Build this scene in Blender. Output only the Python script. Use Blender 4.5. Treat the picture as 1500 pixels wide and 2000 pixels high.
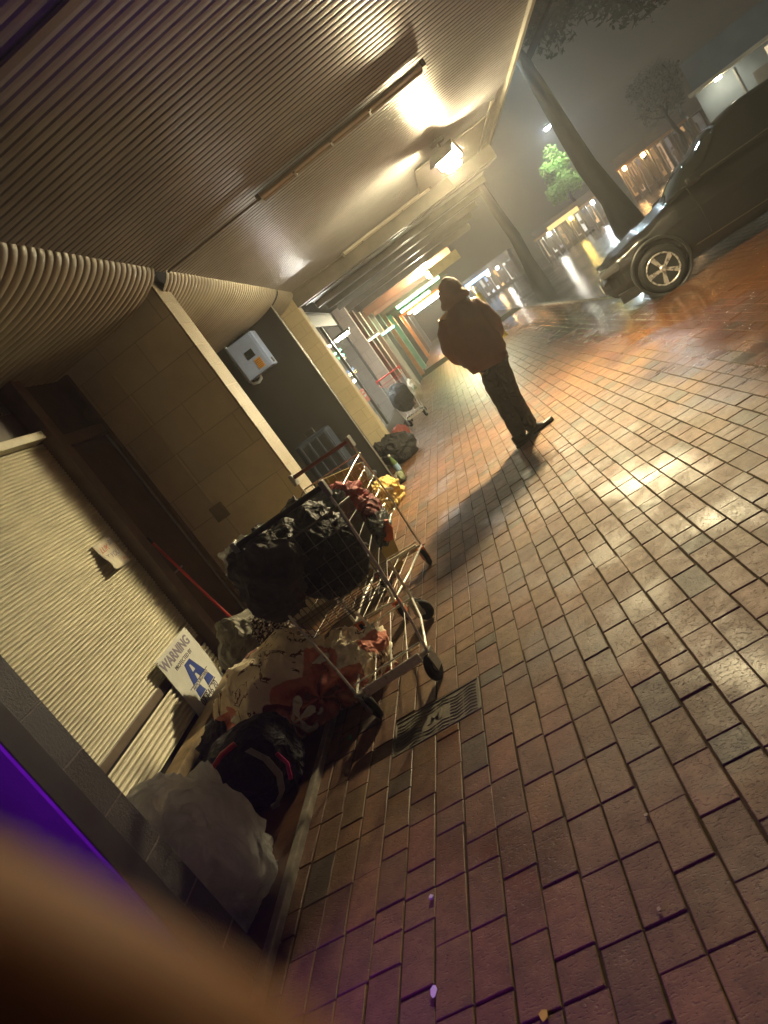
import bpy, bmesh, math, random
from math import sin, cos, pi, radians, sqrt, atan2, floor
from mathutils import Vector, Matrix, noise as mn
random.seed(7)
for _o in list(bpy.data.objects): bpy.data.objects.remove(_o)
S = bpy.context.scene
COL = S.collection
V = Vector

# ------------------------------------------------------------------ camera
CAMH = 1.45
ROLL, PITCH, YAW = radians(-35.84), radians(-10.19), radians(-12.45)
_W = V((sin(YAW)*cos(PITCH), cos(YAW)*cos(PITCH), sin(PITCH)))
_r0 = V((cos(YAW), -sin(YAW), 0)); _u0 = _r0.cross(_W)
_R = cos(ROLL)*_r0 + sin(ROLL)*_u0
_U = -sin(ROLL)*_r0 + cos(ROLL)*_u0
CAM = V((0, 0, CAMH))
cd = bpy.data.cameras.new('camera'); cam = bpy.data.objects.new('camera', cd); COL.objects.link(cam)
cd.sensor_fit = 'VERTICAL'; cd.sensor_height = 36; cd.sensor_width = 27
cd.lens = 1370/2000*36
cd.clip_start = 0.004; cd.clip_end = 500
cd.dof.use_dof = True; cd.dof.focus_distance = 6.0; cd.dof.aperture_fstop = 7.0
m = Matrix((( _R.x, _U.x, -_W.x, 0), (_R.y, _U.y, -_W.y, 0), (_R.z, _U.z, -_W.z, CAMH), (0, 0, 0, 1)))
cam.matrix_world = m
S.camera = cam

# ------------------------------------------------------------------ world (night, light-polluted drizzle cloud)
wd = bpy.data.worlds.new('World'); S.world = wd; wd.use_nodes = True
nt = wd.node_tree; nt.nodes.clear()
wo = nt.nodes.new('ShaderNodeOutputWorld'); bg = nt.nodes.new('ShaderNodeBackground')
sky = nt.nodes.new('ShaderNodeTexSky'); sky.sky_type = 'NISHITA'; sky.sun_disc = False
sky.sun_elevation = radians(-9); sky.sun_rotation = radians(200)
add = nt.nodes.new('ShaderNodeMixRGB'); add.blend_type = 'ADD'; add.inputs[0].default_value = 1
glow = nt.nodes.new('ShaderNodeRGB'); glow.outputs[0].default_value = (0.19, 0.155, 0.105, 1)
nt.links.new(sky.outputs[0], add.inputs[1]); nt.links.new(glow.outputs[0], add.inputs[2])
nt.links.new(add.outputs[0], bg.inputs[0]); bg.inputs[1].default_value = 0.10
nt.links.new(bg.outputs[0], wo.inputs[0])

S.view_settings.view_transform = 'Standard'
S.view_settings.look = 'None'
S.view_settings.exposure = 0.80
S.view_settings.gamma = 1.0
S.cycles.use_denoising = True
S.cycles.max_bounces = 8
S.cycles.diffuse_bounces = 6
S.cycles.glossy_bounces = 3
S.cycles.transparent_max_bounces = 8
S.cycles.volume_bounces = 0
S.cycles.sample_clamp_indirect = 4.0
S.cycles.blur_glossy = 0.5

# ------------------------------------------------------------------ materials
MAT = {}
class NT:
    def __init__(s, name):
        s.m = bpy.data.materials.new(name); s.m.use_nodes = True; s.t = s.m.node_tree; s.t.nodes.clear()
        s.o = s.n('ShaderNodeOutputMaterial')
    def n(s, k, **kw):
        x = s.t.nodes.new(k)
        for a, b in kw.items(): setattr(x, a, b)
        return x
    def l(s, a, b): s.t.links.new(a, b)
    def mth(s, op, a, b=None, c=None, clamp=False):
        x = s.n('ShaderNodeMath', operation=op); x.use_clamp = clamp
        for i, q in enumerate((a, b, c)):
            if q is None: continue
            if isinstance(q, (int, float)): x.inputs[i].default_value = q
            else: s.l(q, x.inputs[i])
        return x.outputs[0]
    def mix(s, f, a, b, mode='MIX'):
        x = s.n('ShaderNodeMixRGB', blend_type=mode)
        for i, q in enumerate((f, a, b)):
            if isinstance(q, (int, float)): x.inputs[i].default_value = q
            elif isinstance(q, (tuple, list)): x.inputs[i].default_value = (*q[:3], 1)
            else: s.l(q, x.inputs[i])
        return x.outputs[0]
    def ramp(s, f, pts, interp='LINEAR'):
        x = s.n('ShaderNodeValToRGB'); x.color_ramp.interpolation = interp
        e = x.color_ramp.elements
        while len(e) < len(pts): e.new(0.5)
        for q, (p, c) in zip(e, pts):
            q.position = p; q.color = (c, c, c, 1) if isinstance(c, (int, float)) else (*c[:3], 1)
        s.l(f, x.inputs[0]); return x.outputs[0]
    def coord(s, kind='Object', scale=None):
        if kind == 'Pos': o = s.n('ShaderNodeNewGeometry').outputs['Position']
        else: o = s.n('ShaderNodeTexCoord').outputs[kind]
        if scale is not None:
            mp = s.n('ShaderNodeMapping'); mp.inputs['Scale'].default_value = scale if isinstance(scale, tuple) else (scale,)*3
            s.l(o, mp.inputs[0]); o = mp.outputs[0]
        return o
    def noise(s, scale, detail=4, rough=.55, co=None, dist=0):
        x = s.n('ShaderNodeTexNoise'); x.inputs['Scale'].default_value = scale; x.inputs['Detail'].default_value = detail
        x.inputs['Roughness'].default_value = rough; x.inputs['Distortion'].default_value = dist
        if co is not None: s.l(co, x.inputs['Vector'])
        return x.outputs['Fac']
    def bsdf(s, base, rough=.5, metal=0, bump=None, bstr=.3, bdist=.01, spec=.5, **kw):
        p = s.n('ShaderNodeBsdfPrincipled')
        def put(nm, v):
            i = p.inputs[nm]
            if isinstance(v, (int, float)): i.default_value = v
            elif isinstance(v, (tuple, list)): i.default_value = tuple(v[:3]) if i.type == 'VECTOR' else (*v[:3], 1)
            else: s.l(v, i)
        put('Base Color', base); put('Roughness', rough); put('Metallic', metal); put('Specular IOR Level', spec)
        for a, b in kw.items(): put(a.replace('_', ' '), b)
        if bump is not None:
            b = s.n('ShaderNodeBump'); b.inputs['Strength'].default_value = bstr; b.inputs['Distance'].default_value = bdist
            s.l(bump, b.inputs['Height']); s.l(b.outputs[0], p.inputs['Normal'])
        s.p = p
        s.l(p.outputs[0], s.o.inputs[0]); return p

def simple(name, col, rough=.5, metal=0, var=.25, nscale=8, bstr=.15, bscale=60, spec=.5, crease=0, **kw):
    """painted / cloth / plastic surface with mottling, dirt and a fine bump"""
    if name in MAT: return MAT[name]
    t = NT(name); co = t.coord('Pos')
    n1 = t.noise(nscale, 5, .6, co); n2 = t.noise(bscale, 3, .6, co)
    f = t.ramp(n1, [(.3, 0.), (.7, 1.)])
    c = t.mix(f, tuple(x*(1-var) for x in col), tuple(min(1, x*(1+var*.6)) for x in col))
    r = t.mth('ADD', t.mth('MULTIPLY', t.mth('SUBTRACT', n1, .5), .25), rough, clamp=True)
    if crease:
        q = t.noise(crease, 2.5, .45, co, .8); q = t.mth('ABSOLUTE', t.mth('SUBTRACT', q, .5)); q = t.mth('POWER', t.mth('SUBTRACT', 1., t.mth('MULTIPLY', q, 3.2), clamp=True), 2.5)
        n2 = t.mth('ADD', t.mth('MULTIPLY', q, 1.), t.mth('MULTIPLY', n2, .06))
        t.bsdf(c, r, metal, n2, .65, .018, spec, **kw)
    else: t.bsdf(c, r, metal, n2, bstr, .004, spec, **kw)
    MAT[name] = t.m; return t.m

def emis(name, col, strength):
    if name in MAT: return MAT[name]
    t = NT(name); e = t.n('ShaderNodeEmission'); e.inputs[0].default_value = (*col, 1); e.inputs[1].default_value = strength
    t.l(e.outputs[0], t.o.inputs[0]); MAT[name] = t.m; return t.m

def mat_brick():
    t = NT('clay_paver'); at = t.n('ShaderNodeAttribute'); at.attribute_name = 'tint'
    pos = t.coord('Pos'); sep = t.n('ShaderNodeSeparateXYZ'); t.l(pos, sep.inputs[0])
    big = t.noise(.9, 4, .6, pos); mid = t.noise(14, 5, .65, pos)
    st = t.coord('Pos', (70, 160, 60)); pit = t.noise(1.0, 3, .6, st, .5)
    c = t.mix(t.ramp(mid, [(.35, 0), (.7, 1)]), at.outputs['Color'], t.mix(1., at.outputs['Color'], (.62, .62, .66), 'MULTIPLY'))
    stain = t.ramp(big, [(.36, 0), (.60, .75)])
    c = t.mix(stain, c, t.mix(1., c, (.55, .52, .5), 'MULTIPLY'))
    spots = t.ramp(t.noise(45, 2, .5, pos), [(.66, 0), (.74, .6)])
    c = t.mix(spots, c, (.035, .025, .018))
    # wetness: rain reaches everything beyond the canopy edge, damp patches underneath it
    edge = t.mth('ADD', sep.outputs[0], t.mth('MULTIPLY', t.mth('SUBTRACT', big, .5), 1.6))
    outw = t.n('ShaderNodeMapRange'); outw.interpolation_type = 'SMOOTHSTEP'
    outw.inputs[1].default_value = .75; outw.inputs[2].default_value = 1.9; t.l(edge, outw.inputs[0])
    pud = t.noise(1.7, 4, .55, t.coord('Pos', (1., .8, 1)))
    damp = t.ramp(pud, [(.47, 0), (.66, 1)])
    far = t.n('ShaderNodeMapRange'); far.inputs[1].default_value = 5.; far.inputs[2].default_value = 14.; t.l(sep.outputs[1], far.inputs[0])
    w = t.mth('MAXIMUM', outw.outputs[0], t.mth('MULTIPLY', damp, .6)); w = t.mth('MAXIMUM', w, t.mth('MULTIPLY', far.outputs[0], .62))
    r = t.mth('SUBTRACT', t.mth('ADD', .66, t.mth('MULTIPLY', t.mth('SUBTRACT', mid, .5), .3)), t.mth('MULTIPLY', w, .52), clamp=True)
    c = t.mix(t.mth('MULTIPLY', w, .8), c, t.mix(1., c, (.36, .24, .18), 'MULTIPLY'))
    pk = t.ramp(pit, [(.34, 0), (.46, 1)]); h = t.mth('MULTIPLY', t.mth('ADD', t.mth('MULTIPLY', pk, .6), t.mth('MULTIPLY', mid, .5)), t.mth('SUBTRACT', 1., t.mth('MULTIPLY', w, .8)))
    t.bsdf(c, r, 0, h, .85, .005, .5)
    return t.m

def mat_joint():
    t = NT('joint_dirt'); pos = t.coord('Pos'); n = t.noise(40, 5, .7, pos)
    c = t.mix(n, (.03, .02, .010), (.09, .064, .034)); t.bsdf(c, .92, 0, n, .6, .01, .08); return t.m

def mat_asphalt():
    t = NT('wet_asphalt'); pos = t.coord('Pos'); n = t.noise(.35, 5, .6, pos); f = t.noise(60, 3, .6, pos)
    rip = t.noise(1.0, 4, .65, t.coord('Pos', (2.2, 5.5, 1)))
    c = t.mix(n, (.022, .022, .024), (.06, .058, .055))
    r = t.ramp(n, [(.35, .07), (.65, .22)])
    h = t.mth('ADD', t.mth('MULTIPLY', f, .25), rip)
    t.bsdf(c, r, 0, h, .35, .03, .6); return t.m

def mat_block(name, col, face='X', rough_tex=False, w=.39, h=.2, joint=.35):
    """concrete block wall: joints run with the wall, face = axis the wall looks along"""
    t = NT(name); pos = t.coord('Pos'); sep = t.n('ShaderNodeSeparateXYZ'); t.l(pos, sep.inputs[0])
    cmb = t.n('ShaderNodeCombineXYZ'); t.l(sep.outputs[1 if face == 'X' else 0], cmb.inputs[0]); t.l(sep.outputs[2], cmb.inputs[1])
    b = t.n('ShaderNodeTexBrick'); t.l(cmb.outputs[0], b.inputs['Vector'])
    b.inputs['Scale'].default_value = 1; b.inputs['Mortar Size'].default_value = .004; b.inputs['Mortar Smooth'].default_value = .4
    b.inputs['Brick Width'].default_value = w; b.inputs['Row Height'].default_value = h
    b.inputs['Color1'].default_value = (*col, 1); b.inputs['Color2'].default_value = (*[x*.88 for x in col], 1)
    b.inputs['Mortar'].default_value = (*[x*joint for x in col], 1)
    n = t.noise(3, 6, .65, pos); f = t.noise(90, 4, .75, pos)
    c = t.mix(t.ramp(n, [(.35, 0), (.75, .45)]), b.outputs['Color'], tuple(x*.55 for x in col))
    if rough_tex: c = t.mix(t.ramp(f, [(.3, .5), (.5, 0)]), c, tuple(x*.35 for x in col))
    hgt = t.mth('ADD', t.mth('MULTIPLY', f, .9 if rough_tex else .12), t.mth('MULTIPLY', b.outputs['Fac'], -1.2))
    t.bsdf(c, .75 if not rough_tex else .42, 0, hgt, 1. if rough_tex else .4, .010, .4); return t.m

def mat_sheet(name, col, rough, axis=None, drips=True):
    """painted corrugated steel with streaks of grime"""
    t = NT(name); pos = t.coord('Pos'); n = t.noise(1.4, 6, .65, pos); f = t.noise(24, 4, .6, pos)
    st = t.noise(1., 5, .7, t.coord('Pos', (6, 30, .8) if axis is None else axis))
    k = t.ramp(t.mth('ADD', t.mth('MULTIPLY', n, .6), t.mth('MULTIPLY', st, .4)), [(.38, .6), (.62, 0)])
    c = t.mix(k, col, tuple(x*.45 for x in col))
    spots = t.ramp(f, [(.7, 0), (.78, .5)]); c = t.mix(spots, c, (.12, .08, .04))
    r = t.mth('ADD', rough, t.mth('MULTIPLY', t.mth('SUBTRACT', n, .5), .35), clamp=True)
    t.bsdf(c, r, 0, f, .12, .004, .5); return t.m

def mat_blanket():
    t = NT('floral_blanket'); pos = t.coord('Pos'); 
    n = t.noise(3.0, 3, .5, pos, 1.0); n2 = t.noise(5.0, 4, .55, pos, 1.6); f = t.noise(180, 2, .5, pos)
    wp = t.n('ShaderNodeVectorMath', operation='MULTIPLY_ADD'); nc = t.n('ShaderNodeTexNoise'); nc.inputs['Scale'].default_value = 5; t.l(pos, nc.inputs['Vector'])
    t.l(nc.outputs['Color'], wp.inputs[0]); wp.inputs[1].default_value = (.10, .10, .10); t.l(pos, wp.inputs[2])
    c = (.93, .80, .58)
    def flower(c, sc, off, r0, petals, outer, inner, core):
        mp = t.n('ShaderNodeMapping'); mp.inputs['Location'].default_value = off; t.l(wp.outputs[0], mp.inputs[0])
        vo = t.n('ShaderNodeTexVoronoi'); vo.inputs['Scale'].default_value = sc; t.l(mp.outputs[0], vo.inputs['Vector'])
        df = t.n('ShaderNodeVectorMath', operation='SUBTRACT'); t.l(mp.outputs[0], df.inputs[0]); t.l(vo.outputs['Position'], df.inputs[1])
        sp = t.n('ShaderNodeSeparateXYZ'); t.l(df.outputs[0], sp.inputs[0])
        an = t.mth('ARCTAN2', t.mth('ADD', sp.outputs[2], t.mth('MULTIPLY', sp.outputs[1], .4)), sp.outputs[0])
        rad = t.mth('SUBTRACT', vo.outputs['Distance'], t.mth('MULTIPLY', t.mth('COSINE', t.mth('MULTIPLY', an, float(petals))), r0*.28))
        m1 = t.ramp(rad, [(r0-.015, 1), (r0, 0)]); m2 = t.ramp(rad, [(r0*.45, 1), (r0*.75, 0)]); m3 = t.ramp(rad, [(r0*.16, 1), (r0*.24, 0)])
        c = t.mix(m1, c, outer); c = t.mix(m2, c, inner); return t.mix(m3, c, core)
    lf = t.ramp(n2, [(.575, 0), (.59, 1), (.615, 1), (.63, 0)]); c = t.mix(lf, c, (.16, .07, .03))
    c = flower(c, 1.7, (.3, .1, .2), .40, 5, (.66, .24, .16), (.36, .07, .05), (.12, .02, .02))
    c = flower(c, 2.2, (.9, .4, .6), .30, 6, (.20, .03, .03), (.55, .22, .15), (.80, .70, .5))
    c = flower(c, 2.4, (.2, .8, .5), .20, 4, (.82, .80, .66), (.75, .62, .40), (.5, .2, .1))
    q = t.noise(7, 2.5, .45, pos, .8); q = t.mth('POWER', t.mth('SUBTRACT', 1., t.mth('MULTIPLY', t.mth('ABSOLUTE', t.mth('SUBTRACT', q, .5)), 3.2), clamp=True), 2.5)
    t.bsdf(c, .85, 0, t.mth('ADD', q, t.mth('MULTIPLY', f, .05)), .7, .02, .2, Sheen_Weight=.3); return t.m

def mat_wrap(name, col, alpha=.6, rough=.18):
    """thin crinkled plastic film"""
    t = NT(name); pos = t.coord('Pos'); n = t.noise(6, 3, .5, pos, 1.2); f = t.noise(26, 3, .6, pos, 1.0)
    cr = t.mth('POWER', t.mth('SUBTRACT', 1., t.mth('MULTIPLY', t.mth('ABSOLUTE', t.mth('SUBTRACT', n, .5)), 4.), clamp=True), 2.)
    h = t.mth('ADD', cr, t.mth('MULTIPLY', f, .22))
    p = t.bsdf(t.mix(n, col, tuple(x*.75 for x in col)), rough, 0, h, .9, .03, .8)
    tl = t.n('ShaderNodeBsdfTranslucent'); tl.inputs[0].default_value = (*col, 1); m0 = t.n('ShaderNodeMixShader'); m0.inputs[0].default_value = .5
    t.l(p.outputs[0], m0.inputs[1]); t.l(tl.outputs[0], m0.inputs[2]); p = m0
    tr = t.n('ShaderNodeBsdfTransparent'); tr.inputs[0].default_value = (.9, .92, .95, 1)
    mx = t.n('ShaderNodeMixShader'); t.l(t.ramp(n, [(.3, alpha), (.7, min(1, alpha+.35))]), mx.inputs[0])
    t.l(tr.outputs[0], mx.inputs[1]); t.l(p.outputs[0], mx.inputs[2]); t.l(mx.outputs[0], t.o.inputs[0]); return t.m

def mat_glass(name, tint=(.8, .85, .85), f=.25, rough=.05):
    t = NT(name); g = t.n('ShaderNodeBsdfGlossy'); g.inputs['Roughness'].default_value = rough
    tr = t.n('ShaderNodeBsdfTransparent'); tr.inputs[0].default_value = (*tint, 1)
    lw = t.n('ShaderNodeLayerWeight'); lw.inputs[0].default_value = .25
    mx = t.n('ShaderNodeMixShader'); t.l(t.mth('ADD', t.mth('MULTIPLY', lw.outputs['Fresnel'], .6), f*.3, clamp=True), mx.inputs[0])
    t.l(tr.outputs[0], mx.inputs[1]); t.l(g.outputs[0], mx.inputs[2]); t.l(mx.outputs[0], t.o.inputs[0]); return t.m

def mat_leaf(name, a, b):
    t = NT(name); pos = t.coord('Pos'); n = t.noise(1.1, 4, .6, pos); c = t.mix(n, a, b)
    t.bsdf(c, .7, 0, None, spec=.05); return t.m
def mat_bark():
    t = NT('bark'); pos = t.coord('Pos', (6, 6, 1.2)); n = t.noise(2.5, 6, .7, pos, .6)
    t.bsdf(t.mix(n, (.008, .0065, .005), (.026, .021, .016)), .9, 0, n, .9, .04, .1); return t.m

M_BRICK = mat_brick(); M_JOINT = mat_joint(); M_ASPH = mat_asphalt()
M_ROUGHB = mat_block('rough_block', (.40, .34, .24), 'X', True, joint=1.5)
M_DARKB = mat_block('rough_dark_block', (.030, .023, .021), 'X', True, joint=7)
M_SMOOTHB = mat_block('smooth_block', (.78, .70, .55), 'Y', w=.6, h=.3, joint=.6)
M_WHITEB = mat_block('cream_block', (.62, .54, .36), 'Y', joint=.6)
M_TILE = mat_block('pale_tile', (.72, .62, .55), 'Y', w=.3, h=.3, joint=.55)
M_CEIL = mat_sheet('canopy_sheet', (.37, .38, .40), .36)
M_ROLL = mat_sheet('bullnose_sheet', (.40, .38, .32), .42, (3, 20, 3))
M_SHUT = mat_sheet('shutter_sheet', (.74, .70, .52), .42, (2, 4, 26))
M_BLANKET = mat_blanket(); M_BARK = mat_bark()
M_CREAMFLAT = simple('cream_flashing', (.24, .23, .20), .38, 0, .3, 3, .1)
M_BEAM = simple('beam_paint', (.17, .155, .13), .42, 0, .3, 3, .1)
M_DARKBEAM = simple('dark_beam_paint', (.13, .12, .105), .45, 0, .3, 3, .1)
M_DARKWALL = simple('black_wall_paint', (.016, .016, .017), .5, 0, .4, 3, .25, 30)
M_BROWN = simple('brown_door_paint', (.10, .075, .05), .45, 0, .35, 4, .1)
M_MULL = simple('brown_frame', (.17, .13, .095), .4, 0, .3, 5, .1)
M_FLOOR = simple('entrance_floor_paint', (.10, .05, .025), .32, 0, .5, 5, .3, 40)
M_ALU = simple('aluminium', (.55, .55, .54), .32, .85, .25, 10, .1)
M_CHROME = simple('chrome_wire', (.72, .70, .64), .22, .95, .25, 30, .05)
M_ZINC = simple('zinc_tube', (.74, .71, .62), .30, .2, .2, 30, .05)
M_DULLWIRE = simple('dull_wire', (.16, .15, .13), .4, .7, .3, 30, .05)
M_GALV = simple('galvanised', (.45, .45, .43), .42, .6, .3, 14, .15)
M_RUB = simple('black_rubber', (.012, .012, .011), .7, 0, .3, 20, .2, 60, .2)
M_GREYPL = simple('grey_plastic', (.26, .26, .25), .5, 0, .2, 12, .1)
M_BLACKPL = simple('black_plastic', (.018, .018, .018), .4, 0, .3, 12, .1)
M_REDPL = simple('red_plastic', (.50, .035, .03), .38, 0, .2, 14, .1)
M_ORANGEPL = simple('orange_plastic', (.65, .13, .03), .4, 0, .2, 14, .1)
M_WHITEPL = simple('white_plastic', (.70, .70, .66), .4, 0, .12, 14, .05)
M_BLKCLOTH = simple('black_cloth', (.020, .020, .022), .85, 0, .4, 9, .5, 120, crease=11)
M_CHARCLOTH = simple('charcoal_cloth', (.085, .082, .075), .9, 0, .4, 7, .6, 90, crease=9)
M_GREYCLOTH = simple('grey_cloth', (.27, .26, .22), .9, 0, .3, 6, .6, 120, crease=10)
M_YELCLOTH = simple('yellow_cloth', (.62, .44, .14), .85, 0, .25, 6, .4, 120, crease=10)
M_REDCLOTH = simple('red_cloth', (.45, .05, .045), .7, 0, .35, 8, .4, 90, crease=11)
M_PINKCLOTH = simple('pink_cloth', (.38, .10, .08), .8, 0, .3, 8, .4, 90, crease=10)
M_BLKBAG = simple('black_bag_film', (.030, .030, .029), .62, 0, .4, 6, .9, 14, crease=12)
M_JACKET = simple('rust_jacket', (.15, .058, .045), .8, 0, .2, 6, .5, 90)
M_JEANS = simple('dark_jeans', (.028, .030, .034), .85, 0, .35, 8, .5, 140, crease=10)
M_SHOE = simple('black_shoe', (.018, .017, .016), .4, 0, .3, 12, .2)
M_SKIN = simple('skin', (.42, .22, .13), .5, 0, .12, 30, .2, 300, Subsurface_Weight=.25, Subsurface_Radius=(.01, .004, .002))
M_CLEAR = mat_wrap('clear_bag_film', (.95, .95, .94), .45, .14)
M_FOIL = mat_wrap('crinkled_wrap', (.55, .53, .48), .7, .12)
M_SMOKE = mat_wrap('smoky_wrap', (.10, .11, .11), .75, .15)
M_GLASS = mat_glass('shop_glass'); M_TIMBER = simple('weathered_timber', (.30, .22, .12), .7, 0, .4, 12, .5, 40)
M_PAPER = simple('paper', (.66, .62, .52), .8, 0, .1, 20, .1)
M_SIGNW = simple('sign_white', (.70, .72, .70), .38, 0, .08, 7, .05)
M_BLUE = simple('sign_blue', (.02, .055, .30), .4, 0, .1, 20, .05)
M_INK = simple('faded_black_ink', (.06, .05, .09), .6, 0, .3, 60, .05)
M_INKFADE = simple('faded_purple_ink', (.26, .24, .33), .6, 0, .3, 90, .05)
M_RED = simple('red_ink', (.60, .16, .09), .6, 0, .2, 60, .05)

# ------------------------------------------------------------------ mesh helpers
class MB:
    """collects vertices and faces, linked as ONE mesh object"""
    def __init__(s): s.v = []; s.f = []; s.c = None; s.smooth = []
    def add(s, vs, fs, smooth=False):
        o = len(s.v); s.v += [tuple(p) for p in vs]; s.f += [tuple(i+o for i in f) for f in fs]; s.smooth += [smooth]*len(fs); return s
    def box(s, x0, x1, y0, y1, z0, z1, bev=0.0, M=None):
        if bev <= 0:
            vs = [(x, y, z) for z in (z0, z1) for y in (y0, y1) for x in (x0, x1)]
            fs = [(0, 2, 3, 1), (4, 5, 7, 6), (0, 1, 5, 4), (2, 6, 7, 3), (0, 4, 6, 2), (1, 3, 7, 5)]
        else:
            b = min(bev, .45*min(abs(x1-x0), abs(y1-y0), abs(z1-z0)))
            bm = bmesh.new(); bmesh.ops.create_cube(bm, size=1)
            for q in bm.verts: q.co = V(((x0+x1)/2+q.co.x*(x1-x0), (y0+y1)/2+q.co.y*(y1-y0), (z0+z1)/2+q.co.z*(z1-z0)))
            bmesh.ops.bevel(bm, geom=bm.edges[:], offset=b, segments=2, affect='EDGES', profile=.6)
            bm.verts.index_update(); vs = [q.co[:] for q in bm.verts]; fs = [[q.index for q in f.verts] for f in bm.faces]; bm.free()
        if M is not None: vs = [M @ V(p) for p in vs]
        return s.add(vs, fs)
    def quad(s, a, b, c, d): return s.add([a, b, c, d], [(0, 1, 2, 3)])
    def prism(s, pts, axis, a, b):
        """closed outline pts (2D) extruded along axis from a to b"""
        n = len(pts)
        def P(p, t):
            return {'X': (t, p[0], p[1]), 'Y': (p[0], t, p[1]), 'Z': (p[0], p[1], t)}[axis]
        vs = [P(p, a) for p in pts]+[P(p, b) for p in pts]
        fs = [tuple(range(n)), tuple(range(2*n-1, n-1, -1))]+[(i, (i+1) % n+0, (i+1) % n+n, i+n) for i in range(n)]
        return s.add(vs, fs)
    def tube(s, pts, r, seg=8, caps=True):
        pts = [V(p) for p in pts]; n = len(pts); rs = r if isinstance(r, (list, tuple)) else [r]*n
        vs = []; prev = None
        for i, p in enumerate(pts):
            d = (pts[min(i+1, n-1)]-pts[max(i-1, 0)])
            d = d.normalized() if d.length > 1e-9 else V((0, 0, 1))
            if prev is None:
                u = d.cross(V((0, 0, 1)) if abs(d.z) < .9 else V((1, 0, 0))).normalized()
            else:
                u = (prev-d*prev.dot(d)); u = u.normalized() if u.length > 1e-6 else d.orthogonal().normalized()
            prev = u; w = d.cross(u)
            vs += [p+(u*cos(2*pi*k/seg)+w*sin(2*pi*k/seg))*rs[i] for k in range(seg)]
        fs = [(i*seg+k, i*seg+(k+1) % seg, (i+1)*seg+(k+1) % seg, (i+1)*seg+k) for i in range(n-1) for k in range(seg)]
        o = len(s.f); s.add(vs, fs, True)
        if caps: s.add(vs[:seg], [tuple(range(seg))[::-1]]); s.add(vs[-seg:], [tuple(range(seg))])
        return s
    def lathe(s, prof, seg=20, M=None, ang=2*pi):
        """prof [(r,z)...] turned about Z"""
        vs = [(r*cos(ang*k/seg), r*sin(ang*k/seg), z) for r, z in prof for k in range(seg)]
        n = len(prof)
        fs = [(i*seg+k, i*seg+(k+1) % seg, (i+1)*seg+(k+1) % seg, (i+1)*seg+k) for i in range(n-1) for k in range(seg)]
        if M is not None: vs = [M @ V(p) for p in vs]
        s.add(vs, fs, True); s.add(vs[:seg], [tuple(range(seg))[::-1]]); s.add(vs[-seg:], [tuple(range(seg))]); return s
    def grid(s, fn, nu, nv, wrapu=False, smooth=True):
        vs = [fn(i/(nu if wrapu else nu-1), j/(nv-1)) for j in range(nv) for i in range(nu)]
        fs = [(j*nu+i, j*nu+(i+1) % nu, (j+1)*nu+(i+1) % nu, (j+1)*nu+i) for j in range(nv-1) for i in range(nu if wrapu else nu-1)]
        return s.add(vs, fs, smooth)
    def build(s, name, mat, parent=None, solid=0):
        me = bpy.data.meshes.new(name); me.from_pydata(s.v, [], s.f); me.update()
        bm = bmesh.new(); bm.from_mesh(me); bmesh.ops.recalc_face_normals(bm, faces=bm.faces[:]); bm.to_mesh(me); bm.free()
        me.polygons.foreach_set('use_smooth', s.smooth)
        mats = mat if isinstance(mat, (list, tuple)) else [mat]
        for q in mats: me.materials.append(q)
        o = bpy.data.objects.new(name, me); COL.objects.link(o)
        if parent is not None: o.parent = parent; o.matrix_parent_inverse = parent.matrix_world.inverted() if parent.type != 'EMPTY' or True else Matrix()
        if solid:
            md = o.modifiers.new('solid', 'SOLIDIFY'); md.thickness = solid
        return o

def tag(o, label, cat, group=None, kind=None):
    if label: o['label'] = label
    if cat: o['category'] = cat
    if group: o['group'] = group
    if kind: o['kind'] = kind
    return o
def thing(name, loc, label, cat, group=None):
    o = bpy.data.objects.new(name, None); COL.objects.link(o); o.location = loc; o.empty_display_size = .2
    o.matrix_world = Matrix.Translation(loc)
    return tag(o, label, cat, group)
def struct(o): o['kind'] = 'structure'; return o

def text(name, body, size, M, mat, parent=None, ext=.0008, shear=0, bold=0):
    cu = bpy.data.curves.new(name, 'FONT'); cu.body = body; cu.size = size; cu.extrude = ext; cu.align_x = 'CENTER'; cu.align_y = 'CENTER'
    cu.shear = shear; cu.offset = bold; cu.resolution_u = 3
    tmp = bpy.data.objects.new(name, cu); COL.objects.link(tmp)
    dg = bpy.context.evaluated_depsgraph_get(); me = bpy.data.meshes.new_from_object(tmp.evaluated_get(dg)); bpy.data.objects.remove(tmp)
    me.transform(M); me.materials.clear(); me.materials.append(mat)
    o = bpy.data.objects.new(name, me); COL.objects.link(o)
    if parent is not None: o.parent = parent; o.matrix_parent_inverse = parent.matrix_world.inverted()
    return o

def skinned(name, verts, edges, radii, mat, parent=None, sub=2, root=0, post=None):
    me = bpy.data.meshes.new(name); me.from_pydata([tuple(v) for v in verts], edges, [])
    o = bpy.data.objects.new(name, me); COL.objects.link(o)
    sk = o.modifiers.new('skin', 'SKIN'); sk.use_smooth_shade = True
    for i, d in enumerate(me.skin_vertices[0].data):
        r = radii[i]; d.radius = (r, r) if isinstance(r, (int, float)) else r
        d.use_root = (i == root)
    sb = o.modifiers.new('sub', 'SUBSURF'); sb.levels = sub; sb.render_levels = sub
    dg = bpy.context.evaluated_depsgraph_get(); m2 = bpy.data.meshes.new_from_object(o.evaluated_get(dg))
    bpy.data.objects.remove(o)
    if post:
        for q in m2.vertices: q.co = post(q.co.copy())
    m2.materials.clear(); m2.materials.append(mat)
    for p in m2.polygons: p.use_smooth = True
    o = bpy.data.objects.new(name, m2); COL.objects.link(o)
    if parent is not None: o.parent = parent; o.matrix_parent_inverse = parent.matrix_world.inverted()
    return o

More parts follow.
